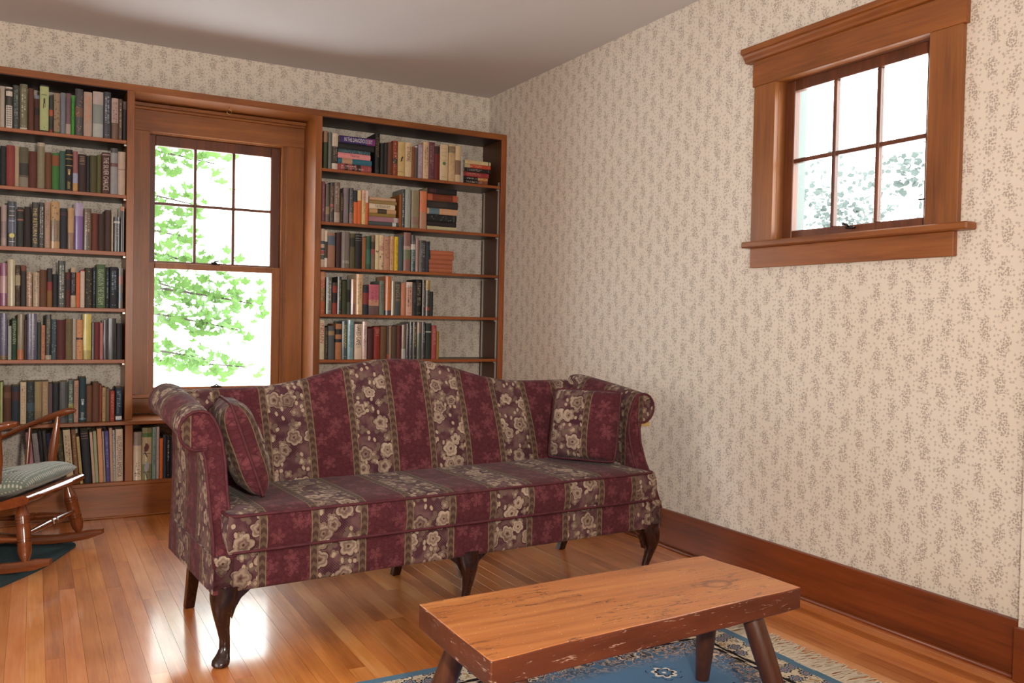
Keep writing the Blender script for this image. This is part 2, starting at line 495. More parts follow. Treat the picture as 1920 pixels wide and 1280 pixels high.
def glass():
    m = bpy.data.materials.new('window_glass'); m.use_nodes = True; nt = m.node_tree
    nt.nodes.clear(); o = nt.nodes.new('ShaderNodeOutputMaterial'); t = nt.nodes.new('ShaderNodeBsdfTransparent')
    g = nt.nodes.new('ShaderNodeBsdfGlossy'); g.inputs['Roughness'].default_value = 0.02
    t.inputs[0].default_value = (0.95, 0.97, 0.96, 1)
    f = nt.nodes.new('ShaderNodeFresnel'); f.inputs[0].default_value = 1.45
    mx = nt.nodes.new('ShaderNodeMixShader')
    ge = nt.nodes.new('ShaderNodeNewGeometry'); k = nt.nodes.new('ShaderNodeMath'); k.operation = 'SUBTRACT'; k.inputs[0].default_value = 1.0
    nt.links.new(ge.outputs['Backfacing'], k.inputs[1]); k2 = nt.nodes.new('ShaderNodeMath'); k2.operation = 'MULTIPLY'
    nt.links.new(k.outputs[0], k2.inputs[0]); nt.links.new(f.outputs[0], k2.inputs[1]); nt.links.new(k2.outputs[0], mx.inputs[0]); nt.links.new(t.outputs[0], mx.inputs[1]); nt.links.new(g.outputs[0], mx.inputs[2])
    nt.links.new(mx.outputs[0], o.inputs[0]); return m
GLASS = glass()

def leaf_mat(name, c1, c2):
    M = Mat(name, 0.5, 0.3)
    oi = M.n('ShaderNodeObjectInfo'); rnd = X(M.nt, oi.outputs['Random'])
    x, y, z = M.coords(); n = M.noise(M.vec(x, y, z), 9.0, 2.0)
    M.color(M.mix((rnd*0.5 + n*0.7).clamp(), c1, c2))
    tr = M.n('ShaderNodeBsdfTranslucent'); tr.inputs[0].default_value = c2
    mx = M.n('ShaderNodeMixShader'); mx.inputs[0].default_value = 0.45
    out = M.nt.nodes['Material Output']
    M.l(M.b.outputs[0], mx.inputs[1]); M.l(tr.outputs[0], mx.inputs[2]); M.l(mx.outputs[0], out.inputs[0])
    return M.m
LEAF = leaf_mat('maple_leaf', (0.045, 0.100, 0.016, 1), (0.080, 0.150, 0.034, 1))
LEAF_FAR = leaf_mat('far_leaf', (0.060, 0.074, 0.068, 1), (0.070, 0.084, 0.074, 1))  # greyed leaf green: the haze of distance is mixed into the colour
BARK = plain('bark', '5a4a40', 0.9, 0.3)

# ------------------------------------------------------------------ room shell
H = 2.7425; XL = -4.4; YF = -7.2
WX0, WX1, WZ0, WZ1 = -2.305, -1.4566, 0.635, 2.24          # opening of the tall window
SY0, SY1, SZ0, SZ1 = -3.60, -2.775, 1.500, 2.245          # opening of the small window
def wall_with_hole(name, mat, plane, a0, a1, b0, b1, z0, z1, thick):
    """wall along x (plane 'y') or y (plane 'x') with one rectangular opening b0..b1 x z0..z1"""
    mb = MB()
    def bx(p0, p1, q0, q1):
        if plane == 'y': mb.box(p0, p1, 0, thick, q0, q1)
        else: mb.box(0, thick, p0, p1, q0, q1)
    bx(a0, b0, 0, H); bx(b1, a1, 0, H); bx(b0, b1, 0, z0); bx(b0, b1, z1, H)
    o = mb.build(name, mat, weld=False); tag(o, kind='structure'); return o
wall_with_hole('wall_back', WP_BACK, 'y', XL-0.15, 0.15, WX0, WX1, WZ0, WZ1, 0.15)
wall_with_hole('wall_right', WP_SIDE, 'x', YF-0.15, 0.0, SY0, SY1, SZ0, SZ1, 0.15)
tag(boxo('wall_left', WP_SIDE, XL-0.15, XL, YF-0.15, 0, 0, H, bevel=0), kind='structure')
tag(boxo('wall_front', WP_BACK, XL-0.15, 0.15, YF-0.15, YF, 0, H, bevel=0), kind='structure')
tag(boxo('ceiling', CEIL, XL-0.15, 0.15, YF-0.15, 0.15, H, H+0.1, bevel=0), kind='structure')
# a slight jog of the right wall at the picture's right edge
tag(boxo('wall_jog', WP_SIDE, -0.035, 0.0, YF, -3.955, 0.0, H, bevel=0), kind='structure')

# floor: subfloor slab with strip boards as its parts
fl = boxo('floor', plain('subfloor', '2a170c', 0.8), XL, 0, YF, 0, -0.06, -0.0185, bevel=0)
tag(fl, 'strip wood floor of narrow orange-brown boards', kind='structure')
rb = random.Random(3)
def board_mesh(x0, x1, y0, y1):
    mb = MB(); c = 0.00015; zt = -rb.random()*0.0003; zb = -0.018
    base = [(x0, y0), (x1, y0), (x1, y1), (x0, y1)]
    top = [(x0+c, y0+c), (x1-c, y0+c), (x1-c, y1-c), (x0+c, y1-c)]
    mb.poly([(a, b, zt) for a, b in top])
    for i in range(4):
        j = (i+1) % 4
        mb.poly([(*base[i], zt-c), (*base[j], zt-c), (*top[j], zt), (*top[i], zt)])
        mb.poly([(*base[i], zb), (*base[j], zb), (*base[j], zt-c), (*base[i], zt-c)])
    return mb
bw = 0.0577
rest = MB(); nb = 0
ix = 0
xr = -0.001
rb = random.Random(3)
while xr > XL + 0.01:
    xl = max(xr - bw, XL)
    y = YF - rb.random()*1.2
    while y < -0.001:
        L = rb.uniform(1.0, 2.9)
        y1 = min(y + L, 0.0); y0 = max(y, YF)
        if y1 - y0 > 0.02:
            inview = xl > -3.12 and y1 > -4.3 + 0.0 and nb < 290 and not (y0 < -3.9 and y1 < -4.0)
            mb = board_mesh(xl + 0.0003, xr - 0.0003, y0 + 0.0003, y1 - 0.0003)
            if inview:
                mb.build('floor_board', FLOOR, fl, weld=True); nb += 1
            else:
                rest.v, off = rest.v, len(rest.v)
                rest.v.extend(mb.v); rest.f.extend([tuple(i+off for i in q) for q in mb.f])
                rest.uv.extend(mb.uv); rest.col.extend(mb.col); rest.m.extend(mb.m)
        y += L
    xr -= bw
tag(rest.build('floor_boards_beyond', FLOOR, fl, weld=False), kind='stuff')

# baseboards
def baseb(name, x0, x1, y0, y1, h, mat):
    o = boxo(name, mat, x0, x1, y0, y1, 0.0, h, bevel=0.003); tag(o, kind='structure'); return o
baseb('baseboard_right', -0.024, 0.0, -3.952, -0.30, 0.1905, W_BASEB)
baseb('baseboard_jog', -0.058, -0.035, YF, -3.952, 0.178, W_BASEB)
baseb('baseboard_left', XL, XL+0.022, YF, 0, 0.19, W_BASEB)
baseb('baseboard_front', XL+0.022, -0.06, YF, YF+0.022, 0.19, W_TRIMX)
tag(MB().tube([(-0.034, -3.945, 0.006), (-0.034, -0.34, 0.006)], 0.009, 8).build('trim_1', W_BASEB, smooth=True), kind='structure')

# ------------------------------------------------------------------ tall window
def pane(mb, a0, a1, z0, z1, y, axis):
    if axis == 'y': mb.box(a0, a1, y-0.0015, y+0.0015, z0, z1)
    else: mb.box(y-0.0015, y+0.0015, a0, a1, z0, z1)
    return mb
def bar(name, mat, a0, a1, d0, d1, z0, z1, axis, parent, bevel=0.003):
    if axis == 'y': return boxo(name, mat, a0, a1, d0, d1, z0, z1, parent, bevel)
    return boxo(name, mat, d0, d1, a0, a1, z0, z1, parent, bevel)
def sash(parent, name, a0, a1, z0, z1, d0, d1, st, rb_, rt, cols, rows, axis, mat, mun=0.016):
    """sash frame a0..a1 x z0..z1 with stiles st, bottom rail rb_, top rail rt; panes as parts"""
    s = bar(name, mat, a0, a0+st, d0, d1, z0, z1, axis, parent)
    bar('stile', mat, a1-st, a1, d0, d1, z0, z1, axis, s)
    bar('rail', mat, a0+st, a1-st, d0, d1, z0, z0+rb_, axis, s)
    bar('rail', mat, a0+st, a1-st, d0, d1, z1-rt, z1, axis, s)
    g0, g1, h0, h1 = a0+st, a1-st, z0+rb_, z1-rt
    mid = (d0+d1)/2
    for i in range(1, cols):
        c = g0 + (g1-g0)*i/cols
        bar('muntin', mat, c-mun/2, c+mun/2, d0+0.004, d1-0.004, h0, h1, axis, s)
    for j in range(1, rows):
        c = h0 + (h1-h0)*j/rows
        for i in range(cols):
            e0 = g0 + (g1-g0)*i/cols + (mun/2 if i else 0); e1 = g0 + (g1-g0)*(i+1)/cols - (mun/2 if i < cols-1 else 0)
            bar('muntin', mat, e0, e1, d0+0.004, d1-0.004, c-mun/2, c+mun/2, axis, s)
    for i in range(cols):
        for j in range(rows):
            e0 = g0 + (g1-g0)*i/cols + (mun/2 if i else 0); e1 = g0 + (g1-g0)*(i+1)/cols - (mun/2 if i < cols-1 else 0)
            f0 = h0 + (h1-h0)*j/rows + (mun/2 if j else 0); f1 = h0 + (h1-h0)*(j+1)/rows - (mun/2 if j < rows-1 else 0)
            pane(MB(), e0, e1, f0, f1, mid, axis).build('pane', GLASS, s)
    return s
w1 = empty('window_1', (0, 0, 0)); tag(w1, 'tall brown double-hung window between the bookcase bays', kind='structure')
# casing
boxo('casing', W_TRIMZ, -2.378, -2.268, -0.024, -0.0005, 0.66, 2.2268, w1)
boxo('casing', W_TRIMZ, -1.4566, -1.3442, -0.024, -0.0005, 0.66, 2.2268, w1)
boxo('head_casing', W_TRIMX, -2.3755, -1.3442, -0.027, -0.0005, 2.2268, 2.350, w1)
boxo('crown_shelf', W_TRIMX, -2.3755, -1.3442, -0.060, -0.0005, 2.364, 2.384, w1)
boxo('crown_moulding', W_TRIMX, -2.3755, -1.3442, -0.040, -0.0005, 2.350, 2.364, w1)
# jambs and stops
boxo('jamb', W_TRIMZ, -2.305, -2.288, 0.0, 0.15, 0.64, 2.24, w1)
boxo('jamb', W_TRIMZ, -1.480, -1.4566, 0.0, 0.15, 0.64, 2.24, w1)
boxo('head_jamb', W_TRIMX, -2.288, -1.480, 0.0, 0.15, 2.222, 2.24, w1)
boxo('sill', W_TRIMX, -2.305, -1.4566, 0.0, 0.17, 0.630, 0.652, w1)
boxo('stool', W_TRIMX, -2.3755, -1.3442, -0.075, 0.0, 0.640, 0.662, w1, 0.004)
boxo('apron', W_TRIMX, -2.3755, -1.3442, -0.022, -0.0005, 0.545, 0.640, w1)
boxo('stop', W_TRIMZ, -2.288, -2.276, -0.004, 0.006, 0.662, 2.222, w1)
boxo('stop', W_TRIMZ, -1.483, -1.470, -0.004, 0.006, 0.662, 2.222, w1)
lo = sash(w1, 'lower_sash', -2.2875, -1.4805, 0.6525, 1.452, 0.008, 0.042, 0.054, 0.045, 0.036, 1, 1, 'y', W_TRIMZ)
up = sash(w1, 'upper_sash', -2.2875, -1.4805, 1.430, 2.2215, 0.046, 0.080, 0.058, 0.034, 0.062, 3, 2, 'y', W_SASH, 0.017)
lk = MB(); lk.box(-1.905, -1.855, 0.012, 0.036, 1.452, 1.458); lk.tube([(-1.895, 0.02, 1.458), (-1.88, 0.02, 1.475), (-1.86, 0.03, 1.478)], 0.005, 6)
lk.tube([(-1.905, 0.025, 1.462), (-1.87, 0.025, 1.462)], 0.008, 8)
lk.build('sash_lock', DARKMETAL, w1, smooth=True)
lf_ = MB(); lf_.box(-1.90, -1.84, 0.002, 0.010, 0.690, 0.702); lf_.tube([(-1.885, 0.0, 0.700), (-1.87, -0.012, 0.712), (-1.855, 0.0, 0.700)], 0.005, 6)
lf_.build('sash_lift', DARKMETAL, w1, smooth=True)
# exterior casing
for x0, x1 in ((-2.42, -2.305), (-1.4566, -1.34)): boxo('exterior_casing', PALEPAINT, x0, x1, 0.15, 0.175, 0.6, 2.3, w1)

# ------------------------------------------------------------------ small window in the right wall
w2 = empty('window_2', (0, 0, 0)); tag(w2, 'small six-pane window high in the right wall', kind='structure')
boxo('casing', W_TRIMZ, -0.024, -0.0005, -2.8036+0.0, -2.6764, 1.5206, 2.2191, w2)
boxo('casing', W_TRIMZ, -0.024, -0.0005, -3.6831, -3.5544, 1.5206, 2.2191, w2)
boxo('head_casing', W_TRIMY, -0.027, -0.0005, -3.695, -2.668, 2.2191, 2.332, w2)
cr = MB()
prof = [(-0.027, 2.332), (-0.040, 2.334), (-0.043, 2.345), (-0.052, 2.356), (-0.056, 2.366), (-0.068, 2.368), (-0.068, 2.392), (0, 2.392), (0, 2.332)]
cr.loft([[(a, -3.735, b) for a, b in prof], [(a, -2.628, b) for a, b in prof]]).build('crown_moulding', W_TRIMY, w2, bevel=0.002)
boxo('stool', W_TRIMY, -0.062, -0.0005, -3.745, -2.655, 1.493, 1.5206, w2, 0.005)
boxo('apron', W_TRIMY, -0.024, -0.0005, -3.672, -2.676, 1.405, 1.493, w2)
boxo('jamb', W_TRIMZ, 0.0, 0.076, -2.8036, -2.775, 1.50, 2.245, w2)
boxo('exterior_jamb', PALEPAINT, 0.0765, 0.15, -2.8036, -2.775, 1.50, 2.245, w2)
boxo('jamb', W_TRIMZ, 0.0, 0.15, -3.60, -3.5544, 1.50, 2.245, w2)
boxo('head_jamb', W_TRIMY, 0.0, 0.15, -3.5544, -2.8036, 2.2191, 2.245, w2)
boxo('sill', W_TRIMY, 0.0, 0.17, -3.5544, -2.8036, 1.50, 1.5206, w2)
s2 = sash(w2, 'sash', -3.553, -2.806, 1.523, 2.2175, 0.040, 0.074, 0.052, 0.040, 0.046, 3, 2, 'x', W_SASH, 0.018)
ct = MB(); ct.box(0.02, 0.04, -3.20, -3.165, 1.545, 1.553); ct.tube([(0.03, -3.18, 1.55), (0.012, -3.18, 1.560), (0.004, -3.165, 1.566)], 0.005, 6)
ct.build('sash_catch', DARKMETAL, w2, smooth=True)
tb = MB(); tb.box(0.030, 0.040, -3.520, -3.488, 1.625, 1.631); tb.build('turn_button', DARKMETAL, w2)
boxo('exterior_casing', PALEPAINT, 0.15, 0.180, -2.80, -2.68, 1.42, 2.35, w2)
boxo('exterior_casing', PALEPAINT, 0.15, 0.18, -3.70, -3.58, 1.42, 2.35, w2)
boxo('exterior_sill', PALEPAINT, 0.15, 0.21, -3.58, -2.80, 1.44, 1.495, w2)

# ------------------------------------------------------------------ built-in bookcase
D, D2 = -0.2862, -0.3366
bc = empty('built_in_bookcase', (-1.9, 0, 0))
tag(bc, 'built-in brown wooden bookcase wrapping round the tall window', 'bookcase')
def bco(name, mat, x0, x1, y0, y1, z0, z1, bevel=0.002):
    o = boxo(name, mat, x0+1.9, x1+1.9, y0, y1, z0, z1, bc, bevel); return o
XE = -3.115
bco('top_board', W_CASEX, XE, -0.003, D, -0.0005, 2.3899, 2.4274)
ZS = 0.5388
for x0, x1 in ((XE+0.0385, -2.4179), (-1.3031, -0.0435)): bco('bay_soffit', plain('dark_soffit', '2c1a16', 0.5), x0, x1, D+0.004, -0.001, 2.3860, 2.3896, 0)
for x0, x1 in ((XE, XE+0.038), (-2.4174, -2.3769), (-1.3431, -1.3036), (-0.0429, -0.003)):
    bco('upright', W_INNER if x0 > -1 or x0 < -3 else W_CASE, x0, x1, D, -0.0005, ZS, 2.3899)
    bco('base_upright', W_CASE, x0, x1, D2, -0.0005, 0.2005, ZS-0.021)
bco('base_upright', W_CASE, -1.95, -1.912, D2, -0.0005, 0.2005, ZS-0.021)
bco('counter_shelf', W_CASEX, XE, -0.003, D2-0.006, -0.0005, ZS-0.021, ZS, 0.003)
bco('bottom_shelf', W_CASEX, XE, -0.026, D2-0.004, -0.0005, 0.1805, 0.2005)
bco('kick_board', W_CASEX, XE, -0.026, D2, D2+0.02, 0.0, 0.1805)
bco('kick_moulding', W_CASEX, XE, -0.026, D2-0.010, D2, 0.0, 0.012, 0.004)
for zt, zb in ((2.1099, 2.0894), (1.8044, 1.7853), (1.4865, 1.4630), (1.1688, 1.1486), (0.8822, 0.8611)):
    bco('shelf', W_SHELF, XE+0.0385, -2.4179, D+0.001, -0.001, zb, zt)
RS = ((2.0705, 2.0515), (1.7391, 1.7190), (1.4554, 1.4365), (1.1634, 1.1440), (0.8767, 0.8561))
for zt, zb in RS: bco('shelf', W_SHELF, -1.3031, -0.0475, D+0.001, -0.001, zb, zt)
def standard(x, y):
    mb = MB(); mb.box(x+1.9-0.0022, x+1.9+0.0022, y-0.008, y+0.008, ZS+0.02, 2.10)
    mb.build('shelf_standard', STEEL, bc, bevel=0.0006)
for x in (-0.0453, ): 
    standard(x, -0.040); standard(x, D+0.030)
for zt, zb in RS[0:5]:
    for y in (-0.045, D+0.03): MB().box(-0.0475-0.012+1.9, -0.0475+1.9, y-0.005, y+0.005, zb-0.010, zb-0.001).build('shelf_clip', STEEL, bc)
for zt, zb in ((2.1099, 2.0894), (1.8044, 1.7853), (1.4865, 1.4630), (1.1688, 1.1486), (0.8822, 0.8611)):
    MB().box(-2.4300+1.9, -2.4180+1.9, D+0.016, D+0.028, zb-0.010, zb-0.001).build('shelf_clip', STEEL, bc)
hk = [(-1.849+1.9, -0.20, 2.3899), (-1.849+1.9, -0.20, 2.372)]
hk += [(-1.849+1.9+0.014*math.sin(a)-0.0, -0.20, 2.360+0.014*math.cos(a)) for a in [0.3+0.35*i for i in range(14)]]
MB().tube(hk, 0.0022, 6).build('cup_hook', BRASS, bc, smooth=True)
# ------------------------------------------------------------------ measured book data: x0, x1, height, lean, colour, cloth or glossy, look, bands, print
BOOK_ROWS = [
 ('left bay top shelf', 'l0', -0.272, 2.1099, [
  (-3.068,-3.047,0.2091,0.0,'5a3a30','m','russet cloth book',[],''),
  (-3.0464,-3.031,0.2011,0.0,'40483c','m','slate green cloth book',[],'L:b0a080'),
  (-3.0304,-3.009,0.2151,0.0,'b5a898','g','silvery beige glossy book',[],''),
  (-3.004,-2.974,0.2151,0.0,'d8d0c4','g','white book with black triangles',[(0.55,0.78,'2c2a26'),(0.9,0.96,'3a3630')],'T:28241f'),
  (-2.973,-2.942,0.2291,0.0,'23302c','g','black-green book with pale lettering',[],'L:8fa08c'),
  (-2.94,-2.904,0.2401,0.0,'6a6648','g','olive book with tall pale letters',[(0,0.04,'c8bfa8')],'L:cfc9ae'),
  (-2.901,-2.874,0.2231,0.0,'5c3422','m','plain chestnut brown book',[],''),
  (-2.8734,-2.847,0.1911,0.0,'4a2620','m','short dark red book with black band',[(0.45,0.65,'2a1c1c'),(0.9,1,'7c8490')],''),
  (-2.8464,-2.804,0.2491,0.0,'b3bd86','m','tall pale green book with black figure',[(0.0,0.03,'2a2c24'),(0.97,1,'2a2c24')],'F:3a2c24'),
  (-2.802,-2.783,0.2001,0.0,'3c3e3c','m','short dark book with red blocks',[(0.0,0.08,'8a3c34'),(0.45,0.62,'b0583c')],''),
  (-2.78,-2.749,0.2161,0.0,'9c8468','m','tan speckled book with dark star',[(0,0.04,'4c7040')],'S:5a4436'),
  (-2.748,-2.723,0.2211,0.0,'6c7480','g','blue-grey glossy book',[],''),
  (-2.722,-2.697,0.2221,0.0,'6a4850','g','plum brown glossy book',[(0.0,0.25,'a89488')],''),
  (-2.695,-2.68,0.2121,0.0,'3f9a32','m','thin bright green book',[],'L:27502a'),
  (-2.677,-2.638,0.2531,0.0,'3b3c3e','g','tall charcoal glossy book with orange marks',[(0.4,0.6,'6a4a3a')],'S:b87a4c'),
  (-2.635,-2.593,0.2421,0.0,'b59c8c','m','pinkish tan book with orange letters',[],'L:d8824c'),
  (-2.59,-2.538,0.2511,0.0,'a8aca6','g','wide white and grey glossy book',[(0.72,1,'b8a8a0'),(0.3,0.72,'848a88')],''),
  (-2.537,-2.499,0.2561,0.0,'2a2e3e','g','navy glossy book with silver letters',[],'L:b4b4bc'),
  (-2.496,-2.461,0.2271,0.0,'b89c92','g','pink-topped book with brown foot',[(0,0.4,'6a4c34')],'L:6a4a44'),
  (-2.46,-2.44,0.2261,0.0,'4a3628','g','narrow dark brown glossy book',[],'L:b8a890'),
  (-2.437,-2.415,0.2171,0.0,'2c2c30','m','dark book with grey-pink top beside the upright',[(0.8,1,'6a5856')],''),
 ]),
 ('left bay second shelf', 'l1', -0.272, 1.8044, [
  (-3.064,-3.047,0.1966,0.0,'3a4a3c','m','dark green cloth book',[],''),
  (-3.0464,-3.03,0.2036,0.0,'5a4436','m','umber cloth book',[],''),
  (-3.029,-3.001,0.2096,0.0,'1f2326','m','plain black book',[],''),
  (-3.0004,-2.962,0.2166,0.0,'8c3c34','m','dull red book',[],''),
  (-2.9614,-2.941,0.2136,0.0,'b39a80','m','tan book like bare pages',[],''),
  (-2.9404,-2.898,0.2126,0.0,'5f5c48','m','olive grey book with a dark picture',[(0.0,0.25,'8c8272'),(0.3,0.6,'3c3c34')],''),
  (-2.897,-2.858,0.1956,0.0,'5c2c20','m','oxblood brown book',[],''),
  (-2.857,-2.821,0.2456,0.0,'7c7458','g','tall olive silver glossy book',[(0.92,1,'a89c84')],''),
  (-2.8204,-2.788,0.1976,0.0,'6a4228','m','worn brown book',[],''),
  (-2.787,-2.752,0.1976,0.0,'3c7434','m','green book with brown top',[(0.65,0.93,'8a5030')],''),
  (-2.751,-2.722,0.2126,0.0,'3c5c50','m','dull teal book',[],''),
  (-2.721,-2.687,0.2236,0.0,'1e1c1a','m','black book with gold bands',[(0.86,0.88,'a88c50'),(0.76,0.78,'a88c50'),(0.6,0.62,'a88c50')],'G:c8a860'),
  (-2.686,-2.661,0.2176,0.0,'8a4a4c','g','red and blue shiny book',[(0,0.2,'c08c48'),(0.2,0.45,'9aa0c0')],''),
  (-2.66,-2.62,0.2046,0.0,'35221f','m','dark brown book with small tan title',[],'H:b09078'),
  (-2.619,-2.602,0.2016,0.0,'24262a','m','thin black book',[],''),
  (-2.6014,-2.568,0.2046,0.0,'4c4a28','m','olive book',[],''),
  (-2.567,-2.543,0.2116,0.0,'5c5830','m','lighter olive book',[],''),
  (-2.542,-2.5,0.2276,0.0,'4a302c','m','dark brown book titled THE SILVER CHALICE',[(0.93,0.96,'a08478')],'V:THE SILVER CHALICE:d0bcae'),
  (-2.499,-2.462,0.2556,0.0,'8c8c90','g','grey white glossy book with maroon stripes',[(0.6,0.68,'6a3c40'),(0.9,1,'3a3a40')],''),
  (-2.461,-2.422,0.2396,0.0,'b8a08c','g','cream glossy book beside the upright',[(0.58,0.6,'8c7060')],''),
 ]),
 ('left bay third shelf', 'l2', -0.272, 1.4865, [
  (-3.065,-3.047,0.2095,0.0,'2c3a4a','m','steel blue cloth book',[],''),
  (-3.0464,-3.025,0.2065,0.0,'4a3a30','m','dark umber cloth book',[],''),
  (-3.023,-2.997,0.2165,0.0,'a48c88','g','pinkish grey glossy book',[(0.2,0.6,'8a7474')],''),
  (-2.994,-2.952,0.2375,0.0,'2a3038','g','tall blue-black book with yellow moon',[(0.3,0.62,'46506a'),(0.85,0.95,'2a3850')],'M:d8d07a'),
  (-2.949,-2.919,0.2105,0.0,'363a34','m','dark green-grey book with pink bands',[(0.66,0.7,'a06c5c'),(0.9,0.93,'a06c5c')],''),
  (-2.917,-2.884,0.2145,0.0,'2c1e1c','m','very dark brown book',[],''),
  (-2.881,-2.849,0.2415,0.0,'1c1c1a','g','tall black book with gold and white title',[],'V:THE RETURN OF:c0a45c'),
  (-2.848,-2.822,0.2435,0.0,'1e1f20','g','black book with crowded white letters',[],'L:c8c8c4'),
  (-2.82,-2.793,0.2485,0.0,'ac8a74','g','pinkish tan book with dark letters',[],'L:6c4c3c'),
  (-2.791,-2.748,0.2535,0.0,'b48c54','g','golden tan book with dark picture',[(0.15,0.6,'7c6444')],'S:4a3c30'),
  (-2.747,-2.711,0.2205,0.0,'262a34','m','navy book with thin red lines',[(0.88,0.89,'7c3c40'),(0.83,0.84,'7c3c40')],''),
  (-2.709,-2.678,0.2255,0.0,'b8905c','g','tan book with brown picture foot',[(0.0,0.4,'8a6a50')],''),
  (-2.676,-2.634,0.2555,0.0,'74549a','g','bright purple glossy book',[(0.72,1,'a898b8')],''),
  (-2.632,-2.592,0.2285,0.0,'5a4434','g','brown book with large pale letters',[],'L:c4b094'),
  (-2.59,-2.559,0.2055,0.0,'6a3424','m','rust brown book',[],''),
  (-2.558,-2.525,0.2045,0.0,'3c2620','m','short dark brown book',[],''),
  (-2.524,-2.492,0.2285,0.0,'48302a','m','mid brown book',[],''),
  (-2.491,-2.482,0.2075,0.0,'c4b49c','m','thin cream book',[],''),
  (-2.479,-2.447,0.1925,0.0,'34343a','g','short grey-black book with silver top band',[(0.82,0.88,'b8b8b8')],'L:8a8a90'),
  (-2.445,-2.425,0.2545,0.0,'2a1c18','g','tall black book with copper sheen',[(0.9,1,'b0764c')],''),
 ]),
 ('left bay fourth shelf', 'l3', -0.272, 1.1688, [
  (-3.063,-3.045,0.2202,0.0,'5a5440','m','khaki cloth book',[],''),
  (-3.044,-3.027,0.2112,0.0,'6a2c28','m','deep red cloth book',[],''),
  (-3.026,-2.994,0.2272,0.0,'8c4a70','g','pink and purple glossy book',[(0.3,0.7,'b48c90')],''),
  (-2.992,-2.957,0.2482,0.0,'c0b494','g','tall cream glossy book',[],''),
  (-2.956,-2.932,0.2202,0.0,'4a382c','m','brown book with cream label',[(0.5,0.75,'b4a684')],'L:9c8c74'),
  (-2.93,-2.905,0.2192,0.0,'35322f','m','charcoal book with red-brown top',[(0.86,1,'7a4838')],''),
  (-2.904,-2.877,0.1862,0.0,'a07c60','g','short tan glossy book',[],'S:e0d0c0'),
  (-2.874,-2.843,0.1842,0.0,'b49c80','g','short beige book with black text',[],'L:5a5048'),
  (-2.842,-2.808,0.2002,0.0,'644028','m','brown book with small heart mark',[],''),
  (-2.807,-2.78,0.2092,0.0,'8a6034','m','brown book with dark patch and yellow foot',[(0.65,1,'3a3434'),(0.42,0.65,'8c3c3c')],''),
  (-2.779,-2.755,0.1792,0.0,'20242a','m','short black book',[],''),
  (-2.754,-2.718,0.2532,0.0,'24302e','g','tall black-green book with silver script',[],'L:d8dcd0'),
  (-2.717,-2.693,0.1912,0.0,'5a2422','m','dark red book with black block',[(0.5,0.8,'3a2828')],''),
  (-2.692,-2.667,0.2182,0.0,'c0aa90','m','cream book with black panel',[(0.3,0.88,'2c2c34')],'L:9a9494'),
  (-2.666,-2.646,0.1932,0.0,'d0683c','m','orange book',[],''),
  (-2.645,-2.623,0.2062,0.0,'d4c0b0','m','off-white book with red cap',[(0.97,1,'a02c38')],''),
  (-2.621,-2.586,0.2202,0.0,'38352a','m','dark brown book with gold leaves',[],'S:8a7434'),
  (-2.584,-2.566,0.2242,0.0,'22262e','m','narrow blue-black book',[],'L:6c88a0'),
  (-2.565,-2.519,0.2422,0.0,'4c6440','m','tall green book titled ISLANDS IN THE STREAM',[],'V:ISLANDS IN THE STREAM:a8b890'),
  (-2.518,-2.498,0.2282,0.0,'1c1e22','m','black book with pale lettering',[],'L:6c7c90'),
  (-2.497,-2.456,0.2312,0.0,'1e232b','m','wide near-black book',[],'L:8aa0b4'),
  (-2.454,-2.429,0.2252,0.0,'5c5450','g','multicoloured glossy book beside the upright',[(0.6,0.8,'8a4c40'),(0.2,0.4,'3c4c5c')],''),
 ]),
 ('left bay fifth shelf', 'l4', -0.272, 0.8822, [
  (-3.06,-3.043,0.2338,0.0,'6a4a34','m','tan-brown cloth book',[],''),
  (-3.0424,-3.026,0.2298,0.0,'3c4c44','m','grey-green cloth book',[],''),
  (-3.025,-2.992,0.2478,0.0,'5c5c78','g','grey-blue glossy book',[(0.0,0.1,'6a5434')],'L:a8a0b0'),
  (-2.989,-2.972,0.1808,0.0,'a8aca8','m','short pale grey book',[],''),
  (-2.971,-2.947,0.2208,0.0,'20402c','m','dark green book titled DEEPHAVEN',[],'V:DEEPHAVEN:9cac84'),
  (-2.945,-2.915,0.2438,0.0,'84785c','g','olive silver glossy book with orange foot',[(0,0.22,'b4683c')],''),
  (-2.914,-2.9,0.2138,0.0,'3c2c2a','m','narrow dark brown book',[],''),
  (-2.8994,-2.853,0.2488,0.0,'5c5670','g','wide violet-grey glossy book',[],'L:a8a4b4'),
  (-2.852,-2.833,0.2018,0.0,'34403c','m','dark grey-green book',[],''),
  (-2.832,-2.814,0.1868,0.0,'c88464','m','short salmon pink book',[],'L:6c4438'),
  (-2.813,-2.784,0.2448,0.0,'1e1e1c','g','tall black book with dull gold text',[(0,0.1,'b0a48c')],'L:8a7c4c'),
  (-2.783,-2.76,0.2188,0.0,'42545c','m','blue-grey speckled book',[],'S:7c909a'),
  (-2.759,-2.716,0.2168,0.0,'54201f','m','wide maroon book',[],''),
  (-2.715,-2.681,0.2228,0.0,'74623f','m','olive book with many fine lines',[(0.72,0.73,'4a3c28')],'L:4c4028'),
  (-2.6804,-2.663,0.2258,0.0,'a49c90','g','narrow silver glossy book',[],''),
  (-2.662,-2.63,0.2188,0.0,'d09468','m','peach book with dark band',[(0.5,0.55,'4a342c')],'S:9c6444'),
  (-2.629,-2.589,0.2518,0.0,'d0c25c','g','tall yellow-gold glossy book',[(0,0.2,'b0a050')],''),
  (-2.585,-2.575,0.2058,0.0,'8c8c8c','m','thin grey book with fine letters',[],'L:4c4c50'),
  (-2.574,-2.546,0.2068,0.0,'6a2624','m','dark red book',[],''),
  (-2.545,-2.528,0.2048,0.0,'b87878','m','pink book',[],''),
  (-2.527,-2.509,0.2208,0.0,'4c4c52','g','narrow gunmetal glossy book',[],''),
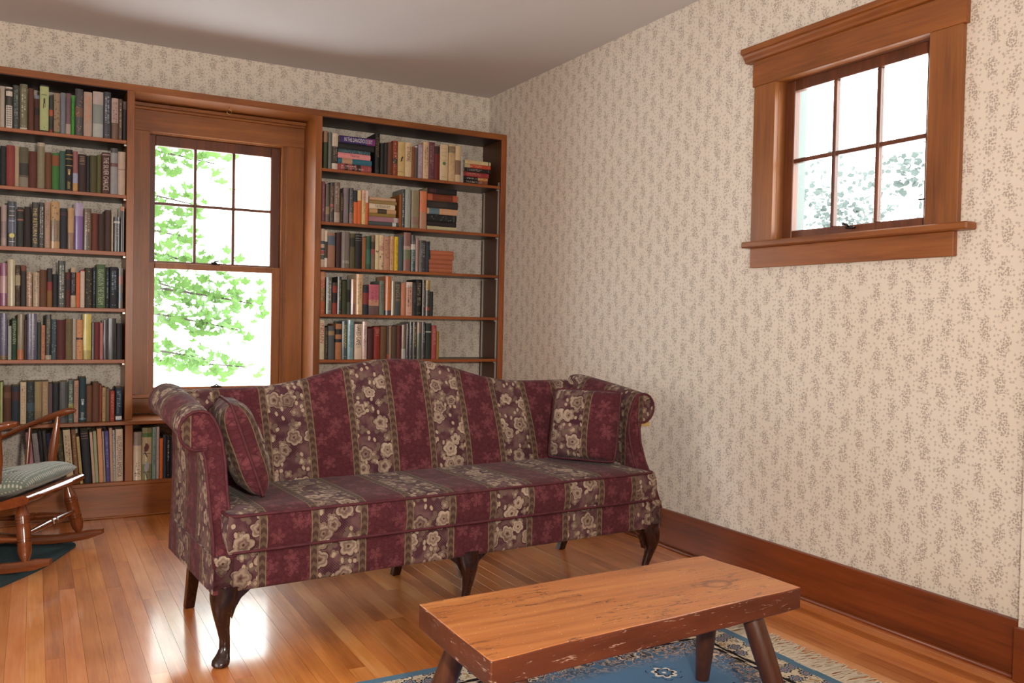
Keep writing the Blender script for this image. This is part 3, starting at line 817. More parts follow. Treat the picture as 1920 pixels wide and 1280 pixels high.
  (-2.508,-2.462,0.2298,0.0,'1b2024','g','wide black glossy book with bright sheen',[],''),
  (-2.46,-2.431,0.2028,0.0,'20242a','m','plain black book beside the upright',[],''),
 ]),
 ('left bay sixth shelf', 'l5', -0.3, 0.5388, [
  (-3.059,-3.042,0.2142,0.0,'4c4030','m','drab brown cloth book',[],''),
  (-3.0414,-3.024,0.2212,0.0,'304038','m','bottle green cloth book',[],''),
  (-3.022,-3.01,0.2262,0.0,'b4bc84','m','thin pale green book',[],''),
  (-3.007,-2.971,0.2022,0.0,'5a3824','m','brown book with faded label',[(0.7,0.85,'6e4c34')],''),
  (-2.97,-2.931,0.2042,0.0,'22303c','m','navy book with brown top',[(0.62,0.85,'4a2c28')],''),
  (-2.929,-2.901,0.2242,0.0,'d2be9c','m','cream book with brown title',[],'L:7a3c2c'),
  (-2.9,-2.863,0.2252,0.0,'2a3638','m','dark teal book with flecked pattern',[(0.3,0.5,'3c5460')],'S:606c54'),
  (-2.862,-2.828,0.2262,0.0,'9c8862','m','khaki tan book',[(0.0,0.3,'8c7858')],''),
  (-2.827,-2.797,0.2262,0.0,'a48a6c','m','beige book with faint letters',[],'L:c4aa88'),
  (-2.796,-2.777,0.2142,0.0,'5c4c50','m','grey-purple book',[],''),
  (-2.776,-2.744,0.2162,0.0,'20242a','m','black book behind the chair arm',[],''),
  (-2.743,-2.703,0.2232,0.0,'4c5054','g','dark silver grey glossy book',[],''),
  (-2.701,-2.675,0.2312,0.0,'4c6058','g','green and white glossy book',[(0.3,0.45,'8c8c50')],'L:c8ccb8'),
  (-2.673,-2.65,0.2282,0.0,'b48c78','m','pinkish tan book with small letters',[],'L:744c40'),
  (-2.648,-2.612,0.2432,0.0,'1f3840','m','tall dark teal book with silver crest',[(0.06,0.08,'5c7c8c')],'G:c4cccc'),
  (-2.611,-2.582,0.2002,0.0,'6c4630','m','worn brown book with rumpled top',[],''),
  (-2.581,-2.548,0.2142,0.0,'643c28','m','brown book,taller than its neighbours',[],''),
  (-2.547,-2.533,0.2022,0.0,'84402c','m','narrow rust red book',[],''),
  (-2.532,-2.514,0.1882,0.0,'b09064','m','narrow beige book with brown marks',[],'L:6a4c34'),
  (-2.513,-2.494,0.1802,0.0,'6c5a48','m','grey tan book',[],''),
  (-2.492,-2.469,0.1682,0.0,'a03c2c','m','short orange-red book',[],'L:d09070'),
  (-2.464,-2.432,0.1862,0.0,'1f3444','m','navy book with white label at its foot',[(0.03,0.14,'e0e0e0')],'L:7c98ac'),
 ]),
 ('window bay bottom shelf', 'l6', -0.318, 0.2005, [
  (-2.373,-2.329,0.2725,0.0,'d8c4a8','g','cream book with a pine twig picture',[(0.72,1,'9c9288')],'N:5c4a2c'),
  (-2.327,-2.276,0.2945,0.0,'8a8c5c','g','green book with songbird pictures',[(0.82,0.9,'4c7434'),(0.3,0.82,'c0b088')],'B:6a3c3c'),
  (-2.273,-2.253,0.2965,0.0,'8caca0','m','pale teal book',[],'L:4c6c64'),
  (-2.251,-2.236,0.2985,0.0,'c8b4b0','m','thin pinkish white book',[],'L:a07c80'),
  (-2.233,-2.216,0.2305,0.0,'e0742c','m','bright orange book',[],''),
  (-2.214,-2.197,0.2455,0.0,'38424e','m','thin slate blue book',[],''),
  (-2.196,-2.178,0.2415,0.0,'1c1c20','m','black book with white specks',[],'L:c0c4c8'),
  (-2.176,-2.158,0.2375,0.0,'22282c','m','dark slate book',[],''),
  (-2.154,-2.131,0.2055,0.0,'b8322c','m','red book with tan upper half',[(0.5,1,'a08444')],''),
  (-2.129,-2.108,0.2105,0.0,'8c2c18','m','rust red book',[],''),
 ]),
 ('right bay top shelf', 'r0', -0.272, 2.0705, [
  (-1.288,-1.263,0.2355,0.0,'3c4428','m','green book with tan top',[(0.7,1,'a07c64')],''),
  (-1.261,-1.239,0.2285,0.0,'5c625c','g','grey-green glossy book with white edge',[],''),
  (-1.236,-1.198,0.2245,0.0,'3c342c','m','book banded white,black and white',[(0.64,1,'d8c4b0'),(0,0.17,'d8c8b8')],'L:b8ac98'),
  (-0.951,-0.92,0.2595,0.0,'1e1a1a','m','tall black book with gold speckled letters',[],'L:8c7040'),
  (-0.917,-0.892,0.1995,0.0,'1e2020','m','short black book',[],''),
  (-0.89,-0.868,0.2055,0.0,'2a2426','m','dark book with bluish edge',[],''),
  (-0.866,-0.83,0.2125,0.0,'6a3c24','m','chestnut book',[],''),
  (-0.829,-0.798,0.2265,0.0,'94442f','m','rust book with cream stripe and figure',[(0.35,0.5,'4c4438')],'S:dcc0a4'),
  (-0.797,-0.75,0.2215,0.0,'d2b478','m','yellow cream book with feather picture',[(0.12,0.13,'8c7040')],'P:4c4c3c'),
  (-0.748,-0.702,0.2235,0.0,'dcc29a','m','cream book with dark capital letters',[],'V:ST THOMAS:5c2c34'),
  (-0.7,-0.678,0.2005,0.0,'84502f','m','thin brown book',[],''),
  (-0.677,-0.66,0.2095,0.0,'5c5850','m','thin grey book with white tip',[(0.95,1,'d8d0c4')],''),
  (-0.656,-0.623,0.2205,0.0,'a894a0','m','lavender book with white letters',[],'L:d8d0d8'),
  (-0.621,-0.581,0.2415,0.0,'e0bc98','m','pinkish cream book with dark lettering',[],'L:4c3c34'),
  (-0.58,-0.536,0.2465,0.0,'6c3c44','m','plum book with pink letters',[],'L:b49094'),
  (-0.534,-0.498,0.2235,0.0,'702420','m','oxblood book with dark cap',[(0.78,1,'3c2422')],''),
  (-0.496,-0.437,0.2405,0.0,'dcc29c','m','wide cream book with green seal',[],'C:5c7c4c'),
  (-0.435,-0.388,0.2445,0.0,'d4b488','m','tan cream book with grey square',[(0.78,0.96,'8c7c60')],'L:b8946c'),
  (-0.386,-0.346,0.2435,0.0,'d8bc94','m','cream book with brown picture',[(0.2,0.6,'8c6c54')],''),
  (-0.342,-0.321,0.1765,0.0,'bcb8b0','m','thin pale grey book beside paperback stack',[],'L:8c8c8c'),
 ]),
 ('right bay second shelf', 'r1', -0.272, 1.7391, [
  (-1.298,-1.277,0.2499,0.0,'7c4854','m','mauve book beside the upright',[],'L:b08088'),
  (-1.273,-1.247,0.2359,0.0,'4c4030','g','dark bronze glossy book',[(0.2,0.4,'8c744c')],''),
  (-1.245,-1.22,0.2479,0.0,'241a18','g','black book with orange-pink title',[(0.38,0.46,'8c2c34')],'L:c8946c'),
  (-1.218,-1.181,0.2519,0.0,'6a5444','g','bronze silver glossy book',[(0,0.25,'a89484')],'L:c4b09c'),
  (-1.178,-1.159,0.1889,0.0,'3c2c1c','m','short dark book with gold letters',[],'L:b09050'),
  (-1.157,-1.122,0.2239,0.0,'84787c','m','grey lilac book',[],''),
  (-1.119,-1.093,0.2239,0.0,'343438','g','dark book with mottled picture',[(0,0.3,'7c5c54')],'S:a8a09c'),
  (-1.091,-1.067,0.2129,0.0,'e07038','m','orange paperback with black top',[(0.65,1,'222c34')],''),
  (-1.065,-1.039,0.2149,0.0,'e07038','m','orange paperback with yellow and white top',[(0.7,1,'e8cc94')],''),
  (-1.037,-1.012,0.2179,0.0,'e8c88c','m','cream yellow paperback with script',[(0.7,1,'e8b8a0')],'L:7c6044'),
  (-1.01,-0.991,0.2169,0.0,'e06c3c','m','orange paperback with white top',[(0.65,1,'ecd8d0')],''),
  (-0.782,-0.766,0.2129,0.0,'9c5a24','m','orange-brown book beside paperback stack',[],''),
  (-0.764,-0.745,0.2489,0.0,'1c1c1e','g','tall black book with pale title',[],'L:d0d0cc'),
  (-0.743,-0.703,0.2519,0.0,'98a098','g','silver grey glossy book',[],''),
  (-0.698,-0.644,0.2459,0.0,'8c8060','g','olive silver glossy book',[(0.1,0.3,'8c6c60')],''),
  (-0.638,-0.589,0.2479,0.0,'d8784c','g','salmon orange glossy book',[(0,0.45,'b88468')],''),
 ]),
 ('right bay third shelf', 'r2', -0.272, 1.4554, [
  (-1.301,-1.276,0.2386,0.0,'c8b09c','m','cream book with blue and red pictures',[(0.6,0.68,'4c5c6c'),(0.44,0.5,'3c4c5c'),(0.34,0.43,'a0545c'),(0.2,0.32,'5c645c')],''),
  (-1.274,-1.255,0.2296,0.0,'4c4438','m','thin book with white ends',[(0.7,1,'ecd8c0'),(0,0.25,'ecdccc')],''),
  (-1.253,-1.206,0.2156,0.0,'a0745c','m','tan book with blue label',[(0.65,0.92,'5c6878')],''),
  (-1.202,-1.169,0.2216,0.0,'3e201e','m','maroon book',[],''),
  (-1.167,-1.114,0.2286,0.0,'6c605a','g','wide grey brown glossy book',[],'W:THE CANDLE:d8ccc0'),
  (-1.11,-1.077,0.2216,0.0,'5c5434','m','olive book with dark label',[(0.62,0.88,'302c20')],''),
  (-1.075,-1.031,0.2236,0.0,'1f1c1e','m','black book with silver lines',[(0.93,0.94,'8c8c8c'),(0.86,0.87,'8c8c8c'),(0.8,0.81,'8c8c8c')],''),
  (-1.029,-1.002,0.2026,0.0,'a0683c','m','caramel brown book',[],''),
  (-1.0,-0.971,0.2116,0.0,'2c5c48','m','dark green book with teal centre',[(0.15,0.6,'3c7464')],''),
  (-0.969,-0.945,0.2166,0.0,'84705c','m','book with dark and red floral spine',[(0.6,0.82,'4c3c3c'),(0.45,0.6,'b05c5c')],'L:4c4444'),
  (-0.943,-0.917,0.2246,0.0,'e0cca0','m','cream book with black bow',[],'O:3c342c'),
  (-0.916,-0.886,0.2236,0.0,'e0c4a0','m','cream book with small bird mark',[(0.55,0.7,'c89c84')],'S:3c342c'),
  (-0.883,-0.84,0.2156,0.0,'c49478','m','pinkish beige book with fine text',[],'L:84503c'),
  (-0.838,-0.812,0.2226,0.0,'d8ac84','m','peach beige book',[],'L:9c5c3c'),
  (-0.81,-0.786,0.2196,0.0,'e8c42c','m','bright yellow book with red letters',[],'L:984c1c'),
  (-0.784,-0.75,0.2256,0.0,'4c5c64','m','plain blue-grey book',[],''),
  (-0.747,-0.699,0.2526,0.0,'8c5c54','g','tall brown pink glossy book with green picture',[(0.3,0.55,'6c7454'),(0.55,0.65,'b09484')],''),
  (-0.695,-0.665,0.2376,0.0,'1f5450','g','teal,white and black glossy book',[(0.75,1,'2c2c2c'),(0.6,0.75,'d8d0c4')],'L:c0ccc8'),
  (-0.663,-0.639,0.2186,0.0,'a07870','g','thin mauve book',[],''),
  (-0.636,-0.59,0.2076,0.0,'2a2a30','g','black book with crowded pale letters',[],'L:9ca0a8'),
  (-0.588,-0.559,0.2026,0.0,'24303c','m','short dark navy book',[],'L:4c6070'),
 ]),
 ('right bay fourth shelf', 'r3', -0.272, 1.1634, [
  (-1.3,-1.266,0.2646,0.0,'b4603c','m','terracotta book with figure picture',[(0.8,0.98,'c88c6c'),(0.3,0.6,'8c6c44')],'L:dcac90'),
  (-1.261,-1.225,0.2296,0.0,'60645c','g','grey glossy book with white script letters',[],'L:e0e0d8'),
  (-1.221,-1.191,0.1976,0.0,'94382c','m','red book with black block',[(0.35,0.68,'2c2024'),(0.9,1,'4c3a34')],''),
  (-1.188,-1.162,0.2356,0.0,'20241f','g','black book with silver edge',[],'L:c0b890'),
  (-1.159,-1.126,0.2106,0.0,'343c18','m','moss green book',[],''),
  (-1.124,-1.102,0.2216,0.0,'505852','m','dark grey book with black block',[(0.35,0.7,'20202a')],''),
  (-1.1,-1.069,0.2226,0.0,'b4805c','g','tan pink glossy book',[(0,0.3,'8c6050')],''),
  (-1.068,-1.023,0.2576,0.0,'dcb484','g','tall cream glossy book with dark script',[],'L:7c6444'),
  (-1.02,-0.984,0.1886,0.0,'232a36','m','navy book with red block',[(0.35,0.75,'8a3430')],''),
  (-0.98,-0.911,0.1946,0.0,'c86878','m','wide pink sunset book with dark mountains',[(0,0.3,'6c5450'),(0.3,0.5,'c8947c')],'L:a04c60'),
  (-0.907,-0.873,0.2206,0.0,'7c8474','m','grey-green book with dark text',[],'L:343c34'),
  (-0.87,-0.83,0.2526,0.0,'c86a24','g','tall orange glossy book',[(0,0.12,'3c3444')],''),
  (-0.827,-0.805,0.2226,0.0,'b0a084','g','thin olive and white glossy book',[],''),
  (-0.803,-0.761,0.2206,0.0,'4c5252','m','grey book with gold capitals',[],'V:ENGLE:a88c68'),
  (-0.757,-0.727,0.2126,0.0,'d08c6c','m','peach book',[],''),
  (-0.724,-0.681,0.2206,0.0,'e0b09c','m','pale pink book with black letters',[(0.84,1,'ecd8cc')],'L:2c2828'),
  (-0.679,-0.653,0.2186,0.0,'34322f','m','dark book with grey blade shape',[],'L:6c6c70'),
  (-0.652,-0.612,0.2406,0.0,'191816','m','black book with narrow white capitals',[],'L:b0a488'),
  (-0.611,-0.587,0.2386,0.0,'3c2c28','g','dark brown book with white strip',[],'L:a89c98'),
  (-0.586,-0.554,0.2366,0.0,'1e1a18','g','black book with yellow top and red mark',[(0.72,1,'b49444'),(0.15,0.25,'8c2c24')],'L:6c6c60'),
  (-0.55,-0.527,0.1636,0.0,'262c2c','m','short black-green book',[],''),
 ]),
 ('right bay fifth shelf', 'r4', -0.272, 0.8767, [
  (-1.303,-1.268,0.2473,0.0,'d0c4a4','m','cream book with red capitals and script',[],'V:INDIAN:b8343c'),
  (-1.265,-1.245,0.2013,0.0,'3c3224','m','narrow dark olive book',[],'L:8c7c54'),
  (-1.243,-1.202,0.2113,0.0,'54585a','m','grey book with tan label',[(0.72,0.85,'a0845c')],''),
  (-1.197,-1.158,0.2253,0.0,'b0744c','m','tan orange book with two black labels',[(0.7,0.85,'282828'),(0.48,0.57,'282828')],''),
  (-1.154,-1.121,0.2423,0.0,'3c4c50','g','slate teal book with yellow script',[],'L:d0c86c'),
  (-1.119,-1.078,0.2503,0.0,'7ca4ac','g','light blue book with dark title',[],'L:3c6484'),
  (-1.072,-1.022,0.2243,0.0,'e4c8b0','g','cream book titled NAKED CAME I in black',[],'V:NAKED CAME I:181818'),
  (-1.02,-0.989,0.2413,0.0,'d8b8ac','g','pale pink glossy book with fine letters',[],'L:8c5c5c'),
  (-0.985,-0.943,0.1983,0.0,'4a1c1c','m','maroon book behind the sofa top',[],''),
  (-0.941,-0.899,0.2093,0.0,'902c20','m','brick red book with pink title lines',[],'H:d89c8c'),
  (-0.896,-0.854,0.2133,0.0,'6c4c30','m','olive brown book',[],''),
  (-0.852,-0.842,0.2163,0.0,'5c5458','m','very thin grey book',[(0,0.15,'b04c3c')],''),
  (-0.84,-0.822,0.2173,0.0,'a48468','m','thin beige book',[],''),
  (-0.819,-0.783,0.2143,0.0,'54402e','m','dark drab brown book',[],''),
  (-0.782,-0.754,0.2183,0.0,'64281e','m','dark red-brown book',[],''),
  (-0.751,-0.722,0.2253,0.0,'7c6450','g','silver and brown glossy book',[(0,0.3,'b4b0a8')],''),
  (-0.719,-0.699,0.2323,0.0,'2a2426','g','thin dark grey book',[],'L:8c8484'),
  (-0.697,-0.676,0.2433,0.0,'20242a','g','black book with large white letters',[(0,0.5,'3c444c')],'L:d0d0d0'),
  (-0.674,-0.646,0.2443,0.0,'221f1d','g','black book with yellow letters below white',[],'L:c8b844'),
  (-0.644,-0.613,0.2443,0.0,'4c5448','g','silver edged greenish glossy book',[(0.7,1,'8c7058')],''),
  (-0.611,-0.583,0.2453,0.0,'2c2a30','g','black and violet glossy book',[],'L:b8b0bc'),
  (-0.58,-0.54,0.2383,0.0,'28342f','m','dark green book with white emblem',[(0.74,0.78,'a8b0a8')],''),
  (-0.537,-0.502,0.2253,0.0,'ac4c48','m','rose red book with white edge',[],'L:d8a094'),
  (-0.5,-0.483,0.1863,0.0,'a07c34','m','short mustard book',[],''),
 ]),
 ('left bay bottom shelf', 'l6', -0.318, 0.2005, [
  (-2.907,-2.88,0.2955,0.029,'a87888','m','leaning mauve pink book',[],''),
  (-2.876,-2.849,0.2875,0.029,'8c8488','m','leaning grey mauve book',[],'L:5c5458'),
  (-2.845,-2.829,0.2975,0.028,'20242a','m','leaning black book behind chair spindle',[],''),
  (-2.827,-2.81,0.2995,0.027,'34383a','g','leaning silver-edged black book',[],''),
  (-2.808,-2.785,0.2845,0.026,'30345c','m','leaning navy blue book behind the arm post',[],''),
  (-2.783,-2.762,0.2895,0.025,'4c3c34','m','leaning brown book behind the arm post',[],''),
  (-2.76,-2.732,0.2935,0.025,'3c3820','m','leaning dark brown gold-flecked book',[],'S:7c7434'),
  (-2.729,-2.691,0.3,0.023,'c8b494','m','leaning cream book with initials',[],'L:6c5c3c'),
  (-2.688,-2.664,0.3,0.022,'7c5438','m','leaning brown book',[],'L:a88460'),
  (-2.662,-2.646,0.2605,0.022,'bca46c','m','short yellowish leaning book',[],'L:8c7444'),
  (-2.643,-2.601,0.2885,0.022,'25272c','m','thick black book with thin lines',[(0.95,0.96,'8c6c60'),(0.9,0.91,'8c6c60'),(0.85,0.86,'8c6c60')],''),
  (-2.597,-2.582,0.2825,0.019,'c4a890','m','cream pink book right of thick black book',[],''),
  (-2.58,-2.562,0.2855,0.016,'a4a888','m','grey green book set',[],''),
  (-2.56,-2.536,0.3,0.015,'d49c74','m','peach book',[],''),
  (-2.534,-2.524,0.2835,0.013,'a8988c','m','thin grey beige book',[],''),
  (-2.522,-2.5,0.2835,0.012,'54508c','m','blue violet book',[],'L:8c8cc0'),
  (-2.498,-2.482,0.3,0.01,'c89c80','m','tall peach brown book',[],''),
  (-2.481,-2.468,0.2875,0.008,'b0b0a8','m','thin multicoloured pale book',[],'S:6c7cb0'),
  (-2.466,-2.426,0.2925,0.004,'d8c0a8','m','cream book titled WILDFLOWERS AMERICA',[],'V:WILDFLOWERS AMERICA:5c5454'),
 ]),
]
BOOK_STACKS = [
 ('right bay top shelf', 'r0', 'left stack', -0.272, 2.0705, [
  (-1.199,-0.978,0.043,'a04c4c','rose red book lying flat,bottom of left stack',[(0.2,0.3,'3c2c2c'),(0.42,0.5,'3c2c2c'),(0.55,0.68,'3c2c2c')],'L:d8b8b0'),
  (-1.199,-0.977,0.034,'2f6c80','teal blue book with tan label,lying flat',[(0.12,0.42,'bc9478')],''),
  (-1.2,-0.985,0.035,'e49494','pink paperback lying flat',[],'W:Nancy:7c2c3c'),
  (-1.197,-0.986,0.022,'3c5c64','mottled blue-green book lying flat',[],'S:8cb4b8'),
  (-1.197,-0.961,0.04,'1e1e20','plain black book lying flat',[],''),
  (-1.188,-0.955,0.044,'3c2a68','purple book with white letters,top of left stack',[(0.75,1,'7c3478')],'W:IN THE DANGEROUS SKY:e8e0e8'),
 ]),
 ('right bay top shelf', 'r0', 'right stack', -0.272, 2.0705, [
  (-0.319,-0.139,0.024,'241c1a','black paperback with picture end,lowest in right stack',[(0.6,1,'8c5034')],'L:d0c0b0'),
  (-0.319,-0.138,0.022,'22201e','black paperback with tan end,second in right stack',[(0.58,1,'c88c4c')],'L:d0c8c0'),
  (-0.32,-0.132,0.032,'9c3434','red paperback,third in right stack',[],'L:d89c8c'),
  (-0.317,-0.12,0.028,'1e1c1c','black paperback with white letters in right stack',[],'L:b8b0a8'),
  (-0.316,-0.118,0.027,'c44c30','orange-red paperback in right stack',[(0,0.2,'c8b48c')],'L:e8b090'),
  (-0.314,-0.119,0.025,'dcc898','cream paperback,top of right stack',[(0.9,0.95,'6c6c4c')],'L:b89c6c'),
 ]),
 ('right bay second shelf', 'r1', 'middle stack', -0.272, 1.7391, [
  (-0.988,-0.784,0.026,'4c5454','grey book with white emblem end,lying flat',[(0.78,0.9,'dcd8d0')],''),
  (-0.989,-0.785,0.032,'b07c88','mauve pink book with silver crest,lying flat',[(0.83,0.95,'c8c0b8')],'C:8c8c94'),
  (-0.989,-0.806,0.021,'947a3c','olive yellow paperback lying flat',[],''),
  (-0.987,-0.805,0.029,'c8a070','tan paperback with dark picture,lying flat',[(0.3,0.65,'4c4434')],''),
  (-0.988,-0.812,0.031,'e8d4b8','cream paperback titled THE PERSIAN BOY',[],'W:THE PERSIAN BOY:4c4038'),
  (-0.987,-0.801,0.024,'a08454','olive tan paperback lying flat',[],'L:8c7040'),
  (-0.987,-0.809,0.019,'d0a888','pinkish tan paperback,top of middle stack',[],''),
 ]),
 ('right bay second shelf', 'r1', 'tall stack', -0.272, 1.7391, [
  (-0.584,-0.367,0.024,'c4bc94','cream green book,bottom of tall stack',[],''),
  (-0.585,-0.371,0.033,'282224','dark maroon-black book in tall stack',[],''),
  (-0.585,-0.371,0.047,'1f2023','thick black book with faint silver print in tall stack',[(0.9,0.92,'6c6c6c')],'S:7c8490'),
  (-0.585,-0.363,0.04,'d4a680','tan book with blue label in tall stack',[(0.06,0.4,'64808c')],''),
  (-0.586,-0.361,0.049,'2a2c2c','dark book with brown centre in tall stack',[(0.15,0.65,'3e3430')],''),
  (-0.585,-0.366,0.045,'b8603c','orange book with red lattice pattern in tall stack',[],'X:7c3428'),
  (-0.586,-0.373,0.04,'1e1e1e','black book with red letters,top of tall stack',[],'H:8c3c3c'),
 ]),
 ('right bay third shelf', 'r2', 'terracotta stack', -0.272, 1.4554, [
  (-0.565,-0.394,0.027,'b46a48','terracotta book,bottom of the stack of five',[],''),
  (-0.566,-0.394,0.03,'b0664a','terracotta book,second from bottom of five',[],''),
  (-0.566,-0.395,0.028,'b4684a','terracotta book,middle of the stack of five',[],''),
  (-0.556,-0.386,0.032,'b46848','terracotta book,second from top of five,set right',[],''),
  (-0.556,-0.387,0.03,'bc6c4c','terracotta book,top of the stack of five',[],''),
 ]),
]

# ------------------------------------------------------------------ books
ORD = ['first', 'second', 'third', 'fourth', 'fifth', 'sixth', 'seventh', 'eighth', 'ninth', 'tenth', 'eleventh', 'twelfth',
       'thirteenth', 'fourteenth', 'fifteenth', 'sixteenth', 'seventeenth', 'eighteenth', 'nineteenth', 'twentieth',
       'twenty-first', 'twenty-second', 'twenty-third', 'twenty-fourth', 'twenty-fifth']
BRND = random.Random(11)
KA = 0.80
def text_mesh(txt, size, width, col, vertical=True):
    """lettering as a flat mesh in the XZ plane facing -Y; vertical titles read top to bottom"""
    c = bpy.data.curves.new('title_curve', 'FONT'); c.body = txt; c.size = 1.0; c.resolution_u = 2
    c.align_x = 'CENTER'; c.align_y = 'CENTER'
    o = bpy.data.objects.new('title_tmp', c); COL.objects.link(o)
    dg = bpy.context.evaluated_depsgraph_get(); dg.update()
    me = bpy.data.meshes.new_from_object(o.evaluated_get(dg))
    bpy.data.objects.remove(o); bpy.data.curves.remove(c)
    xs = [v.co.x for v in me.vertices]; ys = [v.co.y for v in me.vertices]
    if not xs: return None
    w = max(xs)-min(xs); h = max(ys)-min(ys); cx = (max(xs)+min(xs))/2; cy = (max(ys)+min(ys))/2
    mb = MB()
    for p in me.polygons:
        pts = []
        for i in p.vertices:
            a = (me.vertices[i].co.x-cx)/w*size; b = (me.vertices[i].co.y-cy)/h*width
            pts.append((b, 0.0, -a) if vertical else (a, 0.0, b))
        mb.poly(pts, None, col)
    bpy.data.meshes.remove(me)
    return mb
def rect(mb, x0, x1, z0, z1, y, col): mb.poly([(x0, y, z0), (x1, y, z0), (x1, y, z1), (x0, y, z1)], None, col)
def marks(kind, col, w, h, yb):
    """printing on a spine w wide and h tall, spine surface bulging to y=yb(x)"""
    mb = MB(); R = BRND
    if kind == 'L':      # a column of small upright letter strokes read from the side
        lines = 1 if w < 0.022 else 2
        for ln in range(lines):
            cx = 0 if lines == 1 else (-0.16 + 0.32*ln)*w
            hw = w*(0.20 if lines == 1 else 0.11)
            z = h*0.90
            end = h*R.uniform(0.18, 0.45)
            while z > end:
                s = R.uniform(0.0022, 0.0038)
                if R.random() < 0.86:
                    rect(mb, cx-hw, cx+hw, z-s*0.35, z, yb, col)
                    if R.random() < 0.6: rect(mb, cx-hw if R.random() < .5 else cx+hw*0.5, cx-hw*0.5 if R.random() < .5 else cx+hw, z-s*1.2, z-s*0.3, yb, col)
                z -= s*1.6
            rect(mb, cx-hw*0.6, cx+hw*0.6, h*0.07, h*0.07+0.003, yb, col)
    elif kind == 'H':    # short lines across, near the top
        for i, f in enumerate((0.93, 0.88, 0.84, 0.80, 0.74)):
            ww = w*R.uniform(0.2, 0.34)
            x = -ww
            while x < ww:
                s = R.uniform(0.001, 0.002); rect(mb, x, min(x+s, ww), h*f-0.0018, h*f+0.0018, yb, col); x += s*1.5
    elif kind in 'SNP':   # scattered flecks
        for i in range(26 if kind == 'S' else 40):
            a = R.uniform(-0.38, 0.38)*w; b = R.uniform(0.08, 0.92)*h
            if kind == 'N': b = R.uniform(0.04, 0.36)*h; a = a if b < 0.2*h else a*0.5
            if kind == 'P': b = h*(0.42+0.16*R.random()); a = w*0.25*((b/h-0.5)*5+R.uniform(-.3, .3))
            s = R.uniform(0.0012, 0.0032); q = R.uniform(0, PI)
            mb.poly([(a+s*math.cos(q+k*PI/2)*(1.6 if k % 2 else 0.8), yb, b+s*math.sin(q+k*PI/2)*1.2) for k in range(4)], None, col)
    elif kind == 'T':    # rows of small triangles
        for j in range(9):
            for i in (-1, 0, 1):
                a = i*w*0.27; b = h*(0.05+0.055*j)
                mb.poly([(a-w*0.1, yb, b), (a+w*0.1, yb, b), (a, yb, b+h*0.04)], None, col)
    elif kind == 'F':    # slender standing figure and a small arc title
        rect(mb, -w*0.10, w*0.10, h*0.60, h*0.70, yb, col); rect(mb, -w*0.13, -w*0.05, h*0.50, h*0.60, yb, col)
        rect(mb, w*0.04, w*0.11, h*0.52, h*0.60, yb, col); rect(mb, -w*0.05, w*0.05, h*0.70, h*0.725, yb, col)
        for i in range(6): rect(mb, w*(-0.3+0.1*i), w*(-0.24+0.1*i), h*0.78, h*0.80, yb, col)
        rect(mb, -w*0.04, w*0.04, h*0.08, h*0.10, yb, col)
    elif kind in 'MC':   # disc (a moon, a seal)
        cz = h*(0.24 if kind == 'M' else 0.48); r = w*(0.30 if kind == 'M' else 0.2)
        mb.poly([(r*math.cos(2*PI*k/20), yb, cz+r*math.sin(2*PI*k/20)) for k in range(20)], None, col)
        for f in (0.88, 0.78, 0.68, 0.56, 0.10):
            rect(mb, -w*0.3, w*0.3, h*f, h*f+0.0022, yb, (0.55, 0.55, 0.55, 1) if kind == 'M' else srgb('8c7c64'))
    elif kind == 'G':    # small crest with short gilt lettering
        mb.poly([(w*0.16*math.cos(2*PI*k/8), yb, h*0.42+w*0.28*math.sin(2*PI*k/8)) for k in range(8)], None, col)
        for i in range(9): rect(mb, -w*0.22, w*0.22*BRND.uniform(.3, 1), h*(0.05+0.02*i), h*(0.05+0.02*i)+0.0016, yb, col)
        for i in range(4): rect(mb, -w*0.2, w*0.2, h*(0.46+0.017*i), h*(0.46+0.017*i)+0.002, yb, col)
    elif kind == 'O':    # bow
        c = h*0.52
        mb.poly([(0, yb, c), (-w*0.35, yb, c+0.008), (-w*0.35, yb, c-0.004)], None, col)
        mb.poly([(0, yb, c), (w*0.35, yb, c-0.004), (w*0.35, yb, c+0.008)], None, col)
        rect(mb, -w*0.08, w*0.05, c-0.012, c, yb, col)
    elif kind == 'B':    # two perched songbirds
        for (cx, cz, s, cc) in ((0.0, 0.62, 1.0, col), (0.05, 0.25, 1.2, srgb('9aa0a8'))):
            body = [(-.30, -.5), (-.1, -.62), (.12, -.40), (.24, 0), (.22, .3), (.10, .5), (-.02, .62), (-.16, .55), (-.20, .3), (-.34, 0)]
            mb.poly([((cx+a*0.9)*w, yb, cz*h+b*w*0.8*s) for a, b in body], None, cc)
            mb.poly([((cx-.30)*w, yb, cz*h-.45*w*s), ((cx-.12)*w, yb, cz*h-.55*w*s), ((cx+.1)*w, yb, cz*h-1.1*w*s), ((cx-.02)*w, yb, cz*h-1.1*w*s)], None, srgb('4c4c50'))
            mb.poly([((cx-.14)*w, yb, cz*h+.5*w*s), ((cx-.06)*w, yb, cz*h+.42*w*s), ((cx-.32)*w, yb, cz*h+.48*w*s)], None, srgb('8c6c3c'))
        for q in (0.50, 0.14): rect(mb, -0.42*w, 0.42*w, h*q, h*q+0.003, yb, srgb('4a3a2a'))
    elif kind == 'X':
        n = 9
        for i in range(n):
            a = -w/2+w*(i+.5)/n; s = w/n*0.42
            for sg in (-1, 1):
                mb.poly([(a-s, yb, h*(0.5-sg*.34)), (a-s+0.0022, yb, h*(0.5-sg*.34)), (a+s, yb, h*(0.5+sg*.34)), (a+s-0.0022, yb, h*(0.5+sg*.34))], None, col)
    return mb if mb.f else None

